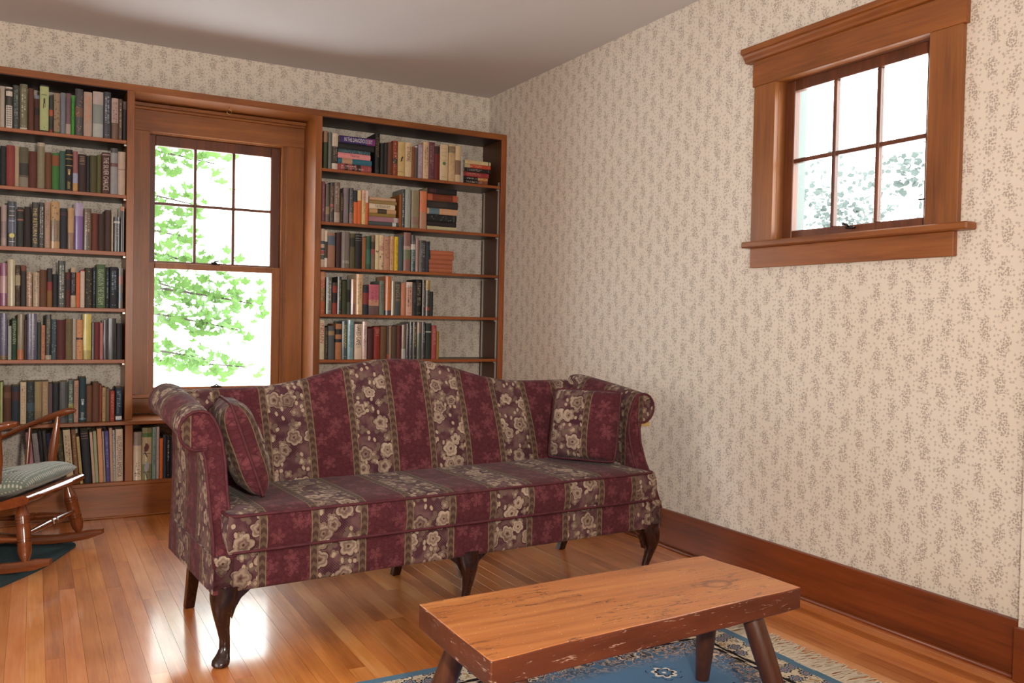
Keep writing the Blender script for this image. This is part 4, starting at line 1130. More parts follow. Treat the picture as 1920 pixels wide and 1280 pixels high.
def make_book(w, h, dep, hx, gloss, bands, letter, flat=False):
    """book standing on z=0, spine at y=0 facing -y, centred on x; returns the cover object with its parts"""
    base = srgb(hx, KA)
    cuts = sorted({0.0, 1.0} | {min(max(b, 0), 1) for q in bands for b in q[:2]})
    def colour(f):
        for q in bands:
            if q[0] <= f <= q[1]: return srgb(q[2], KA)
        return base
    mb = MB(); t = min(0.0026, w*0.16); bulge = min(0.006, w*0.17)
    n = 6
    prof = [(-w/2 + w*i/n, -bulge*math.sin(PI*i/n)**0.8 if 0 < i < n else 0.0) for i in range(n+1)]
    y1 = dep
    for a, b in zip(cuts[:-1], cuts[1:]):
        c = colour((a+b)/2); z0, z1 = a*h, b*h
        for (xa, ya), (xb, yb) in zip(prof[:-1], prof[1:]):
            mb.poly([(xa, ya, z0), (xb, yb, z0), (xb, yb, z1), (xa, ya, z1)], None, c)
        for s in (-1, 1):
            x0 = s*w/2; x1 = s*(w/2-t)
            mb.poly([(x0, 0, z0), (x0, y1, z0), (x0, y1, z1), (x0, 0, z1)], None, c)
            mb.poly([(x1, y1, z0), (x1, 0.003, z0), (x1, 0.003, z1), (x1, y1, z1)], None, c)
            mb.poly([(x0, y1, z0), (x1, y1, z0), (x1, y1, z1), (x0, y1, z1)], None, c)
    for z in (0.0, h):
        c = colour(z/h)
        inner = [(w/2-t, 0.003), (-w/2+t, 0.003)]
        mb.poly([(x, y, z) for x, y in prof] + [(x, y, z) for x, y in inner], None, c)
        for s in (-1, 1): mb.poly([(s*w/2, 0, z), (s*w/2, y1, z), (s*(w/2-t), y1, z), (s*(w/2-t), 0.003, z)], None, c)
    o = mb.build('book', GLOSS if gloss else CLOTH, weld=True)
    pb = MB(); ins = 0.0022 if not flat else 0.0012
    pb.box(-w/2+t+0.0001, w/2-t-0.0001, 0.0035, y1-0.004, ins, h-ins).build('page_block', PAGES, o, weld=False)
    if letter:
        kind = letter[0]; parts = letter.split(':'); yb = -bulge-0.0004
        if kind in 'VW':
            col = srgb(parts[2], KA)
            big = w*(0.62 if not flat else 0.6)
            L = h*({'NAKED CAME I': .62, 'DEEPHAVEN': .55, 'ST THOMAS': .42, 'INDIAN': .5, 'ENGLE': .5, 'Nancy': .26, 'THE PERSIAN BOY': .6}.get(parts[1], .80))
            tm = text_mesh(parts[1], L, big, col, True)
            off = h*(0.48 if L > h*0.7 or flat else 0.66)
            if kind == 'W' and not flat: tm = text_mesh(parts[1], w*0.8, 0.018, col, False); off = h*0.17
            if tm:
                m = tm.build('title_lettering', INK, o, weld=False)
                m.location = (0, yb, off)
        else:
            mm = marks(kind, srgb(parts[1], KA), w, h, yb)
            if mm: tag(mm.build('spine_print', INK, o, weld=False), kind='stuff')
    return o

for (shelf, key, pl, z, items) in BOOK_ROWS:
    n = len(items)
    for i, (x0, x1, h, lean, hx, st, desc, bands, letter) in enumerate(items):
        x1 = min(x1, -2.4195) if x0 < -2.41 else x1
        w = (x1-x0)*(0.93 if lean else 1)-0.0005
        dep = min(0.105+0.26*h+BRND.uniform(-.006, .006), -pl-0.012)
        dep = max(0.11, min(dep, 0.185))
        o = make_book(w, h, dep, hx, st == 'g', bands, letter)
        jit = BRND.choice([0, 0, 0.004, 0.008]) if st == 'm' else 0
        o.location = ((x0+x1)/2+lean, pl+jit, z+0.0004)
        if lean:
            a = -math.atan2(lean, h)
            o.rotation_euler = (0, a, 0); o.location.z = z+0.0006+abs(math.sin(a))*w/2
        lbl = ('%s, %s from right, %s' % (desc, ORD[n-1-i], shelf)) if shelf.startswith('left') else ('%s, %s from left, %s' % (desc, ORD[i], shelf))
        assert len(lbl.split()) <= 16, lbl
        tag(o, lbl, 'book', 'books on the '+shelf)
for (shelf, key, sn, pl, z, items) in BOOK_STACKS:
    zz = z+0.0004
    for i, (x0, x1, th, hx, desc, bands, letter) in enumerate(items):
        L = x1-x0
        b2 = [(1-b[1], 1-b[0], b[2]) for b in bands]
        o = make_book(th-0.0006, L, 0.125 if L < 0.2 else 0.15, hx, False, b2, letter, True)
        # lay it down: book's height runs along -x, spine still facing -y
        o.rotation_euler = (0, -PI/2, 0)
        o.location = (x1, pl + BRND.uniform(0, 0.004), zz + th/2)
        zz += th
        assert len((desc+' '+shelf).split()) <= 16, desc
        tag(o, '%s, %s' % (desc, shelf), 'book', sn+' on the '+shelf)

# ------------------------------------------------------------------ sofa
SA = math.radians(4.3208)
sofa = empty('camelback_sofa', (-2.34020575, -2.73561531, 0), SA)
tag(sofa, 'maroon floral striped camelback sofa with rolled arms and dark cabriole legs', 'sofa')
CEN = 0.950
def interp(tab, x):
    if x <= tab[0][0]: return tab[0][1]
    for (a, b), (c, d) in zip(tab[:-1], tab[1:]):
        if x <= c:
            q = (x-a)/(c-a); q = q*q*(3-2*q) if False else q
            return b+(d-b)*q
    return tab[-1][1]
# seat rail
def rounded(pts, r, n=3):
    out = []
    N = len(pts)
    for i in range(N):
        p = Vector(pts[i]); a = Vector(pts[i-1]); b = Vector(pts[(i+1) % N])
        da = (a-p).normalized()*min(r, (a-p).length/2); db = (b-p).normalized()*min(r, (b-p).length/2)
        for k in range(n+1):
            t = k/n; out.append((p+da)*(1-t)**2 + p*2*t*(1-t) + (p+db)*t*t)
    return out
def along_s(prof, s0, s1, n, name, mat, bow=None, smooth=True):
    """loft a (t,z) profile along s with fabric uv"""
    mb = MB(); rings = []; L = [0.0]
    for i in range(1, len(prof)+1):
        a = prof[i-1]; b = prof[i % len(prof)]; L.append(L[-1]+math.dist(a, b))
    for i in range(n+1):
        s = s0+(s1-s0)*i/n
        rings.append([(s, (p[0] + (bow(s, p) if bow else 0)), p[1]) for p in prof])
    uvf = lambda i, j: (s0+(s1-s0)*i/n, L[j])
    mb.loft(rings, True, False, uvf)
    for rg, s in ((rings[0], s0), (rings[-1], s1)):
        mb.poly(rg if s == s1 else list(reversed(rg)), [(s0 + q[1], q[2]) for q in (rg if s == s1 else list(reversed(rg)))])
    return mb
railp = rounded([(0.0, 0.243), (0.0, 0.366), (0.60, 0.366), (0.60, 0.243)], 0.014)
along_s([tuple(p) for p in railp], -0.018, 1.918, 40, '', FAB).build('seat_rail', FAB, sofa, smooth=True, auto=0.9)

# loose seat cushion: superellipse slab with crown
def cushion(s0, s1, t0, t1, z0, z1, ns, nt, crown, rc=0.03):
    mb = MB(); g = {}
    def pos(i, j, top):
        a = i/ns; b = j/nt
        s = s0+(s1-s0)*a; t = t0+(t1-t0)*b
        e = (1-abs(2*a-1)**14)*(1-abs(2*b-1)**8)
        if top: z = z1 + crown*(e**0.5 if e > 0 else 0)*0.6 - 0.0
        else: z = z0
        return Vector((s, t, z))
    for top in (True, False):
        for i in range(ns):
            for j in range(nt):
                q = [(i, j), (i+1, j), (i+1, j+1), (i, j+1)]
                if not top: q.reverse()
                P = [pos(a, b, top) for a, b in q]
                mb.poly(P, [(p.x, p.y+0.1) for p in P])
    # boxing band, bulging outward
    edge = [(i, 0) for i in range(ns)] + [(ns, j) for j in range(nt)] + [(i, nt) for i in range(ns, 0, -1)] + [(0, j) for j in range(nt, 0, -1)]
    nb_ = 5
    def bpos(k, m):
        i, j = edge[k % len(edge)]
        p0 = pos(i, j, False); p1 = pos(i, j, True); f = m/nb_
        nx = (-1 if i == 0 else (1 if i == ns else 0)); ny = (-1 if j == 0 else (1 if j == nt else 0))
        d = math.sin(PI*f)*0.010
        return p0.lerp(p1, f) + Vector((nx*d, ny*d, 0))
    for k in range(len(edge)):
        for m in range(nb_):
            P = [bpos(k, m), bpos(k+1, m), bpos(k+1, m+1), bpos(k, m+1)]
            front = abs(P[0].y-t0) < 0.02 and abs(P[1].y-t0) < 0.02
            mb.poly(P, [(p.x, p.z) if front else (p.y+0.05, p.z) for p in P])
    return mb
cu = cushion(0.030, 1.868, -0.004, 0.52, 0.369, 0.492, 48, 14, 0.020)
cu_o = cu.build('seat_cushion', FAB, sofa, smooth=True, auto=0.8)
def loop(z, s0=0.030, s1=1.868, t0=-0.006, t1=0.52, r=0.03, crown=0):
    return [(p[0], p[1], z) for p in rounded([(s0, t0), (s1, t0), (s1, t1), (s0, t1)], r, 4)]
for z in (0.373, 0.492):
    L = loop(z); MB().tube(L+[L[0]], 0.0055, 6, False).build('piping', PIPE, cu_o, smooth=True)

# back
PK = [(0, .968), (.1, .965), (.2, .948), (.3, .922), (.4, .893), (.5, .872), (.6, .860), (.7, .857), (.95, .857)]
def topz(s): 
    x = abs(s-0.925); return (interp(PK, max(x-.02, 0))+interp(PK, x)+interp(PK, x+.02))/3
def back_prof(zt):
    P = []
    for k in range(13):                      # front face from seat to just under the crest
        f = k/12; z = 0.372+(zt-0.035-0.372)*f
        t = 0.455+0.145*f**1.15 - 0.018*math.sin(PI*f)
        P.append((t, z))
    tc, zc = 0.645, zt-0.040
    for k in range(1, 9):
        a = PI-PI*k/9; P.append((tc+0.046*math.cos(a), zc+0.040*math.sin(a)))
    for k in range(7):
        f = k/6; P.append((0.690-0.05*f, zt-0.05+(0.243-zt+0.05)*f))
    P.append((0.60, 0.243)); P.append((0.50, 0.30))
    return P
ns = 56; s0, s1 = 0.010, 1.890
mb = MB(); rings = []
for i in range(ns+1):
    s = s0+(s1-s0)*i/ns
    rings.append([(s, a, b) for a, b in back_prof(topz(s))])
Ls = []
for rg in rings:
    L = [0.0]
    for a, b in zip(rg[:-1], rg[1:]): L.append(L[-1]+math.dist(a, b))
    L.append(L[-1]+0.1); Ls.append(L)
mb.loft(rings, True, True, lambda i, j: (s0+(s1-s0)*i/ns, Ls[i][j]*1.0+0.18))
mb.build('sofa_back', FAB, sofa, smooth=True, auto=1.2)

# arms
def tfront(z):
    return interp([(0.243, 0.0), (.36, 0.0), (.40, .022), (.45, .060), (.50, .092), (.56, .122), (.62, .142), (.68, .152), (.95, .152)], z)
def arm_profile(dz):
    """outline in (e outward, z), anticlockwise from inner bottom; dz lifts the roll"""
    P = []
    zc = 0.757+dz; ec = 0.980; r = 0.066
    for z in (0.243, 0.36, 0.44, 0.52, 0.59, 0.645): P.append((0.905-0.010*math.sin((z-.243)*4), z + dz*max(0, (z-.4)/.4)))
    P += [(0.900, 0.690+dz), (0.906, 0.728+dz), (0.918, 0.765+dz), (0.934, 0.796+dz)]
    for k in range(0, 15):
        a = math.radians(118 - k*16.5)
        P.append((ec+r*math.cos(a), zc+r*math.sin(a)))
    P += [(0.968, 0.684+dz), (0.960, 0.660+dz*.8), (0.957, 0.60+dz*.5), (0.957, 0.52+dz*.2), (0.960, 0.42), (0.966, 0.33), (0.968, 0.243)]
    return P
def make_arm(sg):
    mb = MB(); rings = []; n = 16; tb = 0.665
    base = arm_profile(0)
    for i in range(n+1):
        f = i/n; rg = []
        dz = 0.058*min(1, f*1.15)**0.8
        pr = arm_profile(dz)
        for (e, z), (e0, z0) in zip(pr, base):
            t = tfront(z0)*(1-f)+tb*f
            rg.append((CEN+sg*e, t, z))
        rings.append(rg)
    L = [0.0]
    for a, b in zip(base[:-1], base[1:]): L.append(L[-1]+math.dist(a, b))
    L.append(L[-1]+0.1)
    ph = 0.138 if sg > 0 else 0.250
    def uvf(i, j): 
        jj = j if j < len(base) else 0
        return (rings[i][jj][1]+ph, L[j])
    mb.loft(rings, True, False, uvf)
    fr = rings[0]
    cap = list(fr) if sg > 0 else list(reversed(fr))
    # front face as a strip of quads following the outline, so that it can sweep forward at the foot
    us = (lambda p: (p[0]+(0.567 if sg < 0 else -1.245), p[2]))
    mb.poly(cap, [us(p) for p in cap])
    mb.poly(list(rings[-1]), None)
    me = mb.build('arm', FAB, sofa, smooth=True, auto=0.9)
    bm = bmesh.new(); bm.from_mesh(me.data)
    ng = [f for f in bm.faces if len(f.verts) > 8]
    bmesh.ops.triangulate(bm, faces=ng); bm.to_mesh(me.data); bm.free()
    pts = [(CEN+sg*e, tfront(z)-0.002, z) for e, z in base[1:-1]]
    MB().tube(pts, 0.0055, 6).build('piping', PIPE, me, smooth=True)
    if sg > 0:
        u = MB(); u.box(CEN+0.965, CEN+1.034, 0.158, 0.60, 0.672, 0.6895)
        u.build('roll_underside_strip', plain('raw_pale_wood', 'b89a5c', 0.7), me, bevel=0.002)
    return me
make_arm(-1); make_arm(1)

# legs
def cabriole(name, s, t, ds, dt, scale=1.0):
    path = [(0.262, 0.0, 0.046), (0.243, 0.0, 0.045), (0.222, 0.006, 0.041), (0.195, 0.010, 0.034), (0.160, 0.010, 0.026), (0.120, 0.004, 0.0205),
            (0.080, -0.003, 0.0170), (0.050, -0.003, 0.0175), (0.034, 0.004, 0.022), (0.020, 0.012, 0.0285), (0.010, 0.014, 0.0285), (0.003, 0.013, 0.024), (0.0, 0.012, 0.019)]
    rings = []
    for z, o, r in path:
        cx, cy = s+ds*o*1.6, t+dt*o*1.6
        sq = 0.35*min(1, max(0, (z-.12)/.12))
        rg = []
        for k in range(16):
            a = 2*PI*k/16; m = 1+sq*(0.18*abs(math.sin(2*a)))
            rg.append((cx+r*m*math.cos(a), cy+r*m*math.sin(a), z))
        rings.append(rg)
    mb = MB().loft(rings)
    o = mb.build(name, W_DARKLEG, sofa, smooth=True, auto=1.0)
    return o
def knee(s, t, sg, parent):
    mb = MB(); n = 6
    for side in (0,):
        pts = [(0.0, 0.243), (0.0, 0.150), (0.012*sg, 0.185), (0.030*sg, 0.215), (0.065*sg, 0.243)]
        a = [(s+p[0]+0.022*sg, t-0.012, p[1]) for p in pts]; b = [(s+p[0]+0.022*sg, t+0.014, p[1]) for p in pts]
        mb.loft([a, b])
    mb.build('knee_bracket', W_DARKLEG, parent)
l = cabriole('front_leg', 0.028, 0.036, -0.7, -0.9); knee(0.028, 0.036, 1, l)
l = cabriole('front_leg', 0.945, 0.036, 0.0, -1.0); knee(0.945, 0.036, 1, l); knee(0.945, 0.036, -1, l)
l = cabriole('front_leg', 1.872, 0.036, 0.7, -0.9); knee(1.872, 0.036, -1, l)
for s in (0.060, 0.945, 1.86):
    mb = MB(); w = 0.021
    rings = [[(s-w*k, 0.565+o-w*k, z), (s+w*k, 0.565+o-w*k, z), (s+w*k, 0.565+o+w*k, z), (s-w*k, 0.565+o+w*k, z)] for z, o, k in ((0.262, 0.0, 1.15), (0.20, 0.015, 1.1), (0.10, 0.055, 0.95), (0.0, 0.10, 0.85))]
    mb.loft(rings).build('rear_leg', W_DARKLEG, sofa, bevel=0.003)

# throw pillows
def pillow(name, sz, th, loc, rot, label, ph=0.0):
    mb = MB(); n = 22; hs = sz/2
    def pos(i, j, sg):
        a = 2*i/n-1; b = 2*j/n-1
        pinch = 1-0.05*(1-abs(b)**2)*(abs(a)**3) ; pin2 = 1-0.05*(1-abs(a)**2)*(abs(b)**3)
        h = max(0, (1-abs(a)**3.2))**0.55*max(0, (1-abs(b)**3.2))**0.55
        wr = 0.003*math.sin(a*9+b*4)*h
        rc_ = 1-0.075*(a*a*b*b)**1.5
        return Vector((a*hs*pinch*rc_, sg*(th/2*h+wr*(1 if h > 0 else 0)), b*hs*pin2*rc_))
    for sg in (-1, 1):
        for i in range(n):
            for j in range(n):
                q = [(i, j), (i+1, j), (i+1, j+1), (i, j+1)]
                if sg > 0: q.reverse()
                P = [pos(a, b, sg) for a, b in q]
                mb.poly(P, [(p.x+ph, p.z+0.2) for p in P])
    o = mb.build(name, FAB, None, smooth=True)
    o.parent = None
    ed = [(pos(i, 0, 1)) for i in range(n)]+[(pos(n, j, 1)) for j in range(n)]+[pos(i, n, 1) for i in range(n, 0, -1)]+[pos(0, j, 1) for j in range(n, 0, -1)]
    MB().tube(ed+[ed[0]], 0.0055, 6, False).build('piping', PIPE, o, smooth=True)
    M = sofa_mat @ Matrix.Translation(loc) @ rot
    o.matrix_world = M
    tag(o, label, 'pillow', 'throw pillows on the sofa')
    return o
sofa_mat = Matrix.Translation(sofa.location) @ Matrix.Rotation(SA, 4, 'Z')
def rot(yaw, tilt, roll=0): return Matrix.Rotation(math.radians(yaw), 4, 'Z') @ Matrix.Rotation(math.radians(tilt), 4, 'X') @ Matrix.Rotation(math.radians(roll), 4, 'Y')
pillow('throw_pillow', 0.335, 0.14, Vector((1.712, 0.300, 0.676)), rot(-57, -14, 0), 'square maroon floral throw pillow leaning in the sofa\'s right corner', 0.47)
pillow('throw_pillow', 0.36, 0.145, Vector((0.150, 0.300, 0.682)), rot(82, -19, 0), 'maroon floral throw pillow seen edge-on against the left sofa arm', 0.455)

# ------------------------------------------------------------------ rug with fringe
RX0, RX1, RY0, RY1 = -2.62, -0.592, -4.45, -3.046
def slab(name, mat, x0, x1, y0, y1, z0, z1):
    mb = MB(); nx, ny = 24, 18
    for i in range(nx):
        for j in range(ny):
            xs = [x0+(x1-x0)*k/nx for k in (i, i+1)]; ys = [y0+(y1-y0)*k/ny for k in (j, j+1)]
            f = lambda x, y: z1+0.0012*math.sin(x*9)*math.sin(y*11)
            mb.poly([(xs[0], ys[0], f(xs[0], ys[0])), (xs[1], ys[0], f(xs[1], ys[0])), (xs[1], ys[1], f(xs[1], ys[1])), (xs[0], ys[1], f(xs[0], ys[1]))])
    for (a, b, c, d) in ((x0, y0, x1, y0), (x1, y0, x1, y1), (x1, y1, x0, y1), (x0, y1, x0, y0)):
        m = max(nx, ny)
        mb.poly([(a, b, z0), (c, d, z0), (c, d, z1), (a, b, z1)])
    return mb.build(name, mat, None)
rug = slab('area_rug', rug_mat(RX0, RX1, RY0, RY1), RX0, RX1, RY0, RY1, 0.0005, 0.009)
tag(rug, 'blue oriental rug with cream floral border and fringe under the bench', 'rug')
fr = MB(); R = random.Random(5)
for side, xe, sg in ((0, RX1, 1), (1, RX0, -1)):
    y = RY0
    while y < RY1:
        L = R.uniform(0.09, 0.15); dy = R.uniform(-0.03, 0.035)
        w = R.uniform(0.0012, 0.0022)
        pts = []
        c = R.uniform(-0.015, 0.015)
        for k in range(5):
            f = k/4; pts.append((xe+sg*(L*f-0.004), y+dy*f*f+c*math.sin(PI*f), 0.006*(1-f)+0.0022+0.003*math.sin(PI*f)*R.random()))
        for a, b in zip(pts[:-1], pts[1:]):
            fr.poly([(a[0], a[1]-w, a[2]), (b[0], b[1]-w, b[2]), (b[0], b[1]+w, b[2]), (a[0], a[1]+w, a[2])])
            fr.poly([(a[0], a[1]-w, a[2]-.0015), (a[0], a[1]+w, a[2]-.0015), (b[0], b[1]+w, b[2]-.0015), (b[0], b[1]-w, b[2]-.0015)])
        y += R.uniform(0.0018, 0.0034)
tag(fr.build('fringe', plain('fringe_cotton', 'd6cab4', 0.9), rug, weld=False), 'cream cotton fringe', kind='stuff')

# ------------------------------------------------------------------ bench table
def bench_mat():
    M = Mat('bench_plank', 0.33, 0.5)
    x, y, z = M.coords()
    v = M.vec(x*1.3, y*17.0, z*17.0)
    wv = M.noise(v, 1.0, 4.0, 0.6, 0.8); g2 = M.noise(M.vec(x*5.0, y*90.0, z*90.0), 1.0, 2.0)
    f = wv*0.75 + g2*0.25
    c = M.ramp(f, [(0.25, srgb('87481f')), (0.5, srgb('b06c38')), (0.75, srgb('c4854a'))])
    bl = M.noise(M.vec(x, y*2.0, z), 5.0, 4.0)
    c = M.mix(bl.ss(0.60, 0.75)*0.6, c, srgb('7c4a30'))
    # long dark shakes
    cr = M.noise(M.vec(x*1.0, y*9.0, 0.0), 3.2, 5.0, 0.6, 0.3)
    c = M.mix(((cr - 0.5).abs().lt(0.007))*M.noise(M.vec(x, y, 0.0), 4.0, 1.0).gt(0.5)*0.85, c, srgb('3a2018'))
    # the knot near the right end
    dx = (x - 0.315)/0.040; dy = (y + 0.035)/0.026; rk = (dx*dx + dy*dy).sqrt()
    c = M.mix((1.0 - (rk - 1.0).abs().ss(0.05, 0.30))*0.6, c, srgb('5a3220'))
    c = M.mix((1.0 - rk.ss(0.0, 0.8))*0.5, c, srgb('c08858'))
    # worn dark edge face with pale scratches
    g = M.n('ShaderNodeNewGeometry'); sp = M.n('ShaderNodeSeparateXYZ')
    M.l(g.outputs['Normal'], sp.inputs[0]); side = X(M.nt, sp.outputs[2]).abs().lt(0.75)
    ed = M.mix(M.noise(M.vec(x*6.0, y*6.0, z*30.0), 1.0, 4.0), srgb('3a180f'), srgb('6c3620'))
    sc = M.noise(M.vec(x*16.0, y*16.0, z*110.0), 1.0, 6.0, 0.75, 1.0)
    ed = M.mix(sc.ss(0.60, 0.66)*0.75, ed, srgb('c0a08c'))
    c = M.mix(side, c, ed)
    fleck = X(M.nt, M.vor(x, y, 24.0, 1.0).outputs['Distance']).lt(0.035)
    c = M.mix(fleck*0.6*(1.0 - side), c, srgb('d8c0a8'))
    M.color(c)
    M.l(wv*0.25 + 0.25, M.b.inputs['Roughness'])
    M.bump(f + sc.ss(0.6, 0.7)*side*0.8, 0.18, 0.002)
    return M.m
BC = Vector((-1.545, -3.800, 0))
bench = empty('plank_bench_table', BC)
tag(bench, 'rustic low wooden bench table with thick plank top and splayed legs on the rug', 'table')
TL, NL, NR, FR = [(q[0]-BC.x, q[1]-BC.y) for q in ((-2.028, -3.643), (-2.034, -4.043), (-1.038, -3.955), (-1.066, -3.590))]
mb = MB(); nx, ny = 44, 10; zt, zb = 0.44, 0.380
def bpt(i, j, z):
    a = i/nx; b = j/ny
    p = Vector(NL).lerp(Vector(NR), a).lerp(Vector(TL).lerp(Vector(FR), a), b)
    edge = min(j, ny-j) == 0 or min(i, nx-i) == 0
    k = noise.noise(Vector((p.x*7, p.y*7, z*5)))*0.0045*(1 if edge else 0)
    if j == 0: k2 = (0, k)
    elif j == ny: k2 = (0, k)
    elif i in (0, nx): k2 = (k*0.6, 0)
    else: k2 = (0, 0)
    dz = noise.noise(Vector((p.x*5+3, p.y*8, 1.0)))*0.0016 if z > 0.4 else 0
    return (p.x+k2[0], p.y+k2[1], z+dz)
for i in range(nx):
    for j in range(ny):
        mb.poly([bpt(i, j, zt), bpt(i+1, j, zt), bpt(i+1, j+1, zt), bpt(i, j+1, zt)])
        mb.poly([bpt(i, j+1, zb), bpt(i+1, j+1, zb), bpt(i+1, j, zb), bpt(i, j, zb)])
    for j in (0, ny): mb.poly([bpt(i, j, zb), bpt(i+1, j, zb), bpt(i+1, j, zt), bpt(i, j, zt)])
for j in range(ny):
    for i in (0, nx): mb.poly([bpt(i, j, zb), bpt(i, j+1, zb), bpt(i, j+1, zt), bpt(i, j, zt)])
mb.build('plank_top', bench_mat(), bench, bevel=0.004, bseg=2)
for (x0, y0, x1, y1) in ((-1.150, -3.872, -1.082, -3.990), (-1.125, -3.690, -0.985, -3.510), (-1.955, -3.740, -2.045, -3.640), (-1.940, -3.975, -1.985, -4.120)):
    rings = []
    for f, r in ((0, .027), (.06, .030), (.3, .0315), (.6, .029), (.92, .0235), (1.0, .022)):
        z = zb+0.001+(0.0105-zb)*f; cx = x0+(x1-x0)*f-BC.x; cy = y0+(y1-y0)*f-BC.y
        rings.append([(cx+r*math.cos(2*PI*k/12), cy+r*math.sin(2*PI*k/12), z) for k in range(12)])
    MB().loft(rings).build('leg', W_BLEG, bench, smooth=True, auto=0.9)

# ------------------------------------------------------------------ mat under the rocking chair
def mat_mat():
    M = Mat('dark_teal_felt', 0.95, 0.1); x, y, z = M.coords(); n = M.noise(M.vec(x, y, z), 90.0, 3.0)
    M.color(M.mix(n, srgb('28383a'), srgb('44565a'))); M.bump(n, 0.5, 0.002); return M.m
outl = rounded([(-2.655, -0.845), (-2.820, -1.260), (-3.03, -1.56), (-3.60, -1.55), (-3.75, -0.95), (-3.35, -0.62), (-2.95, -0.70)], 0.10, 4)
mm = MB(); top = [(p[0], p[1], 0.008) for p in outl]; bot = [(p[0], p[1], 0.0005) for p in outl]
mm.loft([bot, top]); fm = mm.build('floor_mat', mat_mat(), None)
tag(fm, 'small dark teal mat on the floor under the rocking chair', 'mat')

# ------------------------------------------------------------------ rocking chair
rc = empty('rocking_chair', (-2.78, -1.13, 0.008), math.atan2(-0.433, 0.901))
tag(rc, 'glossy brown wooden rocking chair with turned legs at the left edge', 'chair')
tilt = 0.19
def seat_z(x): return 0.352+(x-0.05)*tilt
# seat plank with rolled front edge
mb = MB(); rings = []
for k in range(13):
    y = -0.275+0.55*k/12; e = 1-0.10*(abs(y)/0.275)**3
    top = []
    prof = [(-0.46, 0), (-0.30, -0.008), (-0.14, -0.008), (-0.05, 0.004), (-0.005, 0.005), (0.015, -0.006), (0.020, -0.020), (0.010, -0.034), (-0.04, -0.040), (-0.46, -0.036)]
    rings.append([(x*e, y, seat_z(x)+dz) for x, dz in prof])
mb.loft(rings).build('seat', wood('rocker_seat_wood', srgb('4c2210'), srgb('773a1b'), srgb('955026'), 'y', 0.16, coat=0.9), rc, smooth=True, auto=0.9)
def turned(name, a, b, prof, parent, mat=W_MAPLEZ, n=14):
    a = Vector(a); b = Vector(b); pts = []; rr = []
    for f, r in prof: pts.append(a.lerp(b, f)); rr.append(r)
    return MB().tube(pts, rr, n).build(name, mat, parent, smooth=True, auto=1.0)
LEGP = [(0, .014), (.05, .016), (.16, .026), (.22, .030), (.225, .026), (.245, .026), (.25, .031), (.27, .031), (.275, .026), (.295, .026), (.30, .031), (.32, .031), (.325, .027), (.345, .027), (.35, .031), (.37, .029), (.45, .030), (.58, .028), (.60, .028), (.605, .025), (.62, .025), (.625, .030), (.645, .030), (.65, .025), (.665, .025), (.67, .030), (.69, .028), (.80, .029), (.90, .024), (.97, .016), (1.0, .013)]
def rock_z(x, top=False):
    return 1.15-math.sqrt(1.15**2-(x+0.20)**2)+(0.044 if top else 0.0)
for sg in (-1, 1):
    turned('leg', (-0.040, sg*0.215, seat_z(-.04)-0.036), (0.0, sg*0.262, rock_z(0, True)-0.004), LEGP, rc)
    turned('leg', (-0.36, sg*0.185, seat_z(-.36)-0.034), (-0.42, sg*0.235, rock_z(-.42, True)-0.004), LEGP, rc)
    mb = MB(); rings = []
    for k in range(25):
        x = -0.68+0.79*k/24; zb = rock_z(x); w = 0.016; hh = 0.044
        if k >= 23: hh = 0.044-(k-22)*0.010; zb += (k-22)*0.004
        if k <= 1: hh = 0.044-(2-k)*0.010; zb += (2-k)*0.004
        yy = sg*(0.262+(x)*0.06)
        rings.append([(x, yy-w, zb+.003), (x, yy-w*.7, zb), (x, yy+w*.7, zb), (x, yy+w, zb+.003), (x, yy+w, zb+hh-.008), (x, yy+w*.6, zb+hh), (x, yy-w*.6, zb+hh), (x, yy-w, zb+hh-.008)])
    mb.loft(rings).build('rocker', W_MAPLE, rc, smooth=True, auto=0.8)
    # arm with rounded front and the posts that carry it
    mb = MB(); rings = []
    for k in range(19):
        f = k/18; x = -0.52+0.49*f
        z = 0.668+(x+0.03)*0.46+0.014*math.sin(PI*f)
        y = sg*(0.265+0.03*math.sin(PI*f*0.9)); w = 0.022+0.014*f
        h = 0.011+0.006*f
        if f > 0.85: q = (f-.85)/.15; w *= math.sqrt(max(0.02, 1-q*q*0.85)); h *= math.sqrt(max(0.05, 1-q*q*0.7)); z -= q*q*0.012
        rings.append([(x, y+w*math.cos(a), z+h*math.sin(a)*(1.35 if math.sin(a) < 0 and f > .7 else 1)) for a in [2*PI*j/12 for j in range(12)]])
    mb.loft(rings).build('arm', W_MAPLE, rc, smooth=True, auto=1.1)
    turned('arm_post', (-0.110, sg*0.272, 0.626), (-0.135, sg*0.240, seat_z(-.135)-0.004), [(0, .010), (.1, .013), (.45, .021), (.75, .018), (.95, .012), (1, .011)], rc)
    turned('spindle', (-0.250, sg*0.285, 0.566), (-0.250, sg*0.245, seat_z(-.25)-0.006), [(0, .007), (.5, .011), (1, .008)], rc)
STP = [(0, .008), (.1, .011), (.38, .018), (.44, .019), (.445, .015), (.47, .015), (.475, .020), (.525, .020), (.53, .015), (.555, .015), (.56, .019), (.62, .018), (.9, .011), (1, .008)]
turned('stretcher', (-0.012, -0.245, 0.170), (-0.012, 0.245, 0.170), STP, rc, W_MAPLE)
turned('stretcher', (-0.400, -0.215, 0.150), (-0.400, 0.215, 0.150), STP, rc, W_MAPLE)
for sg in (-1, 1): turned('stretcher', (-0.02, sg*0.245, 0.150), (-0.395, sg*0.215, 0.130), STP, rc, W_MAPLE)
for k in range(7):
    y = -0.21+0.07*k
    turned('back_spindle', (-0.42, y*0.85, seat_z(-.42)-.004), (-0.62, y*1.1, 0.93), [(0, .008), (.4, .011), (1, .007)], rc)
mb = MB(); rings = []
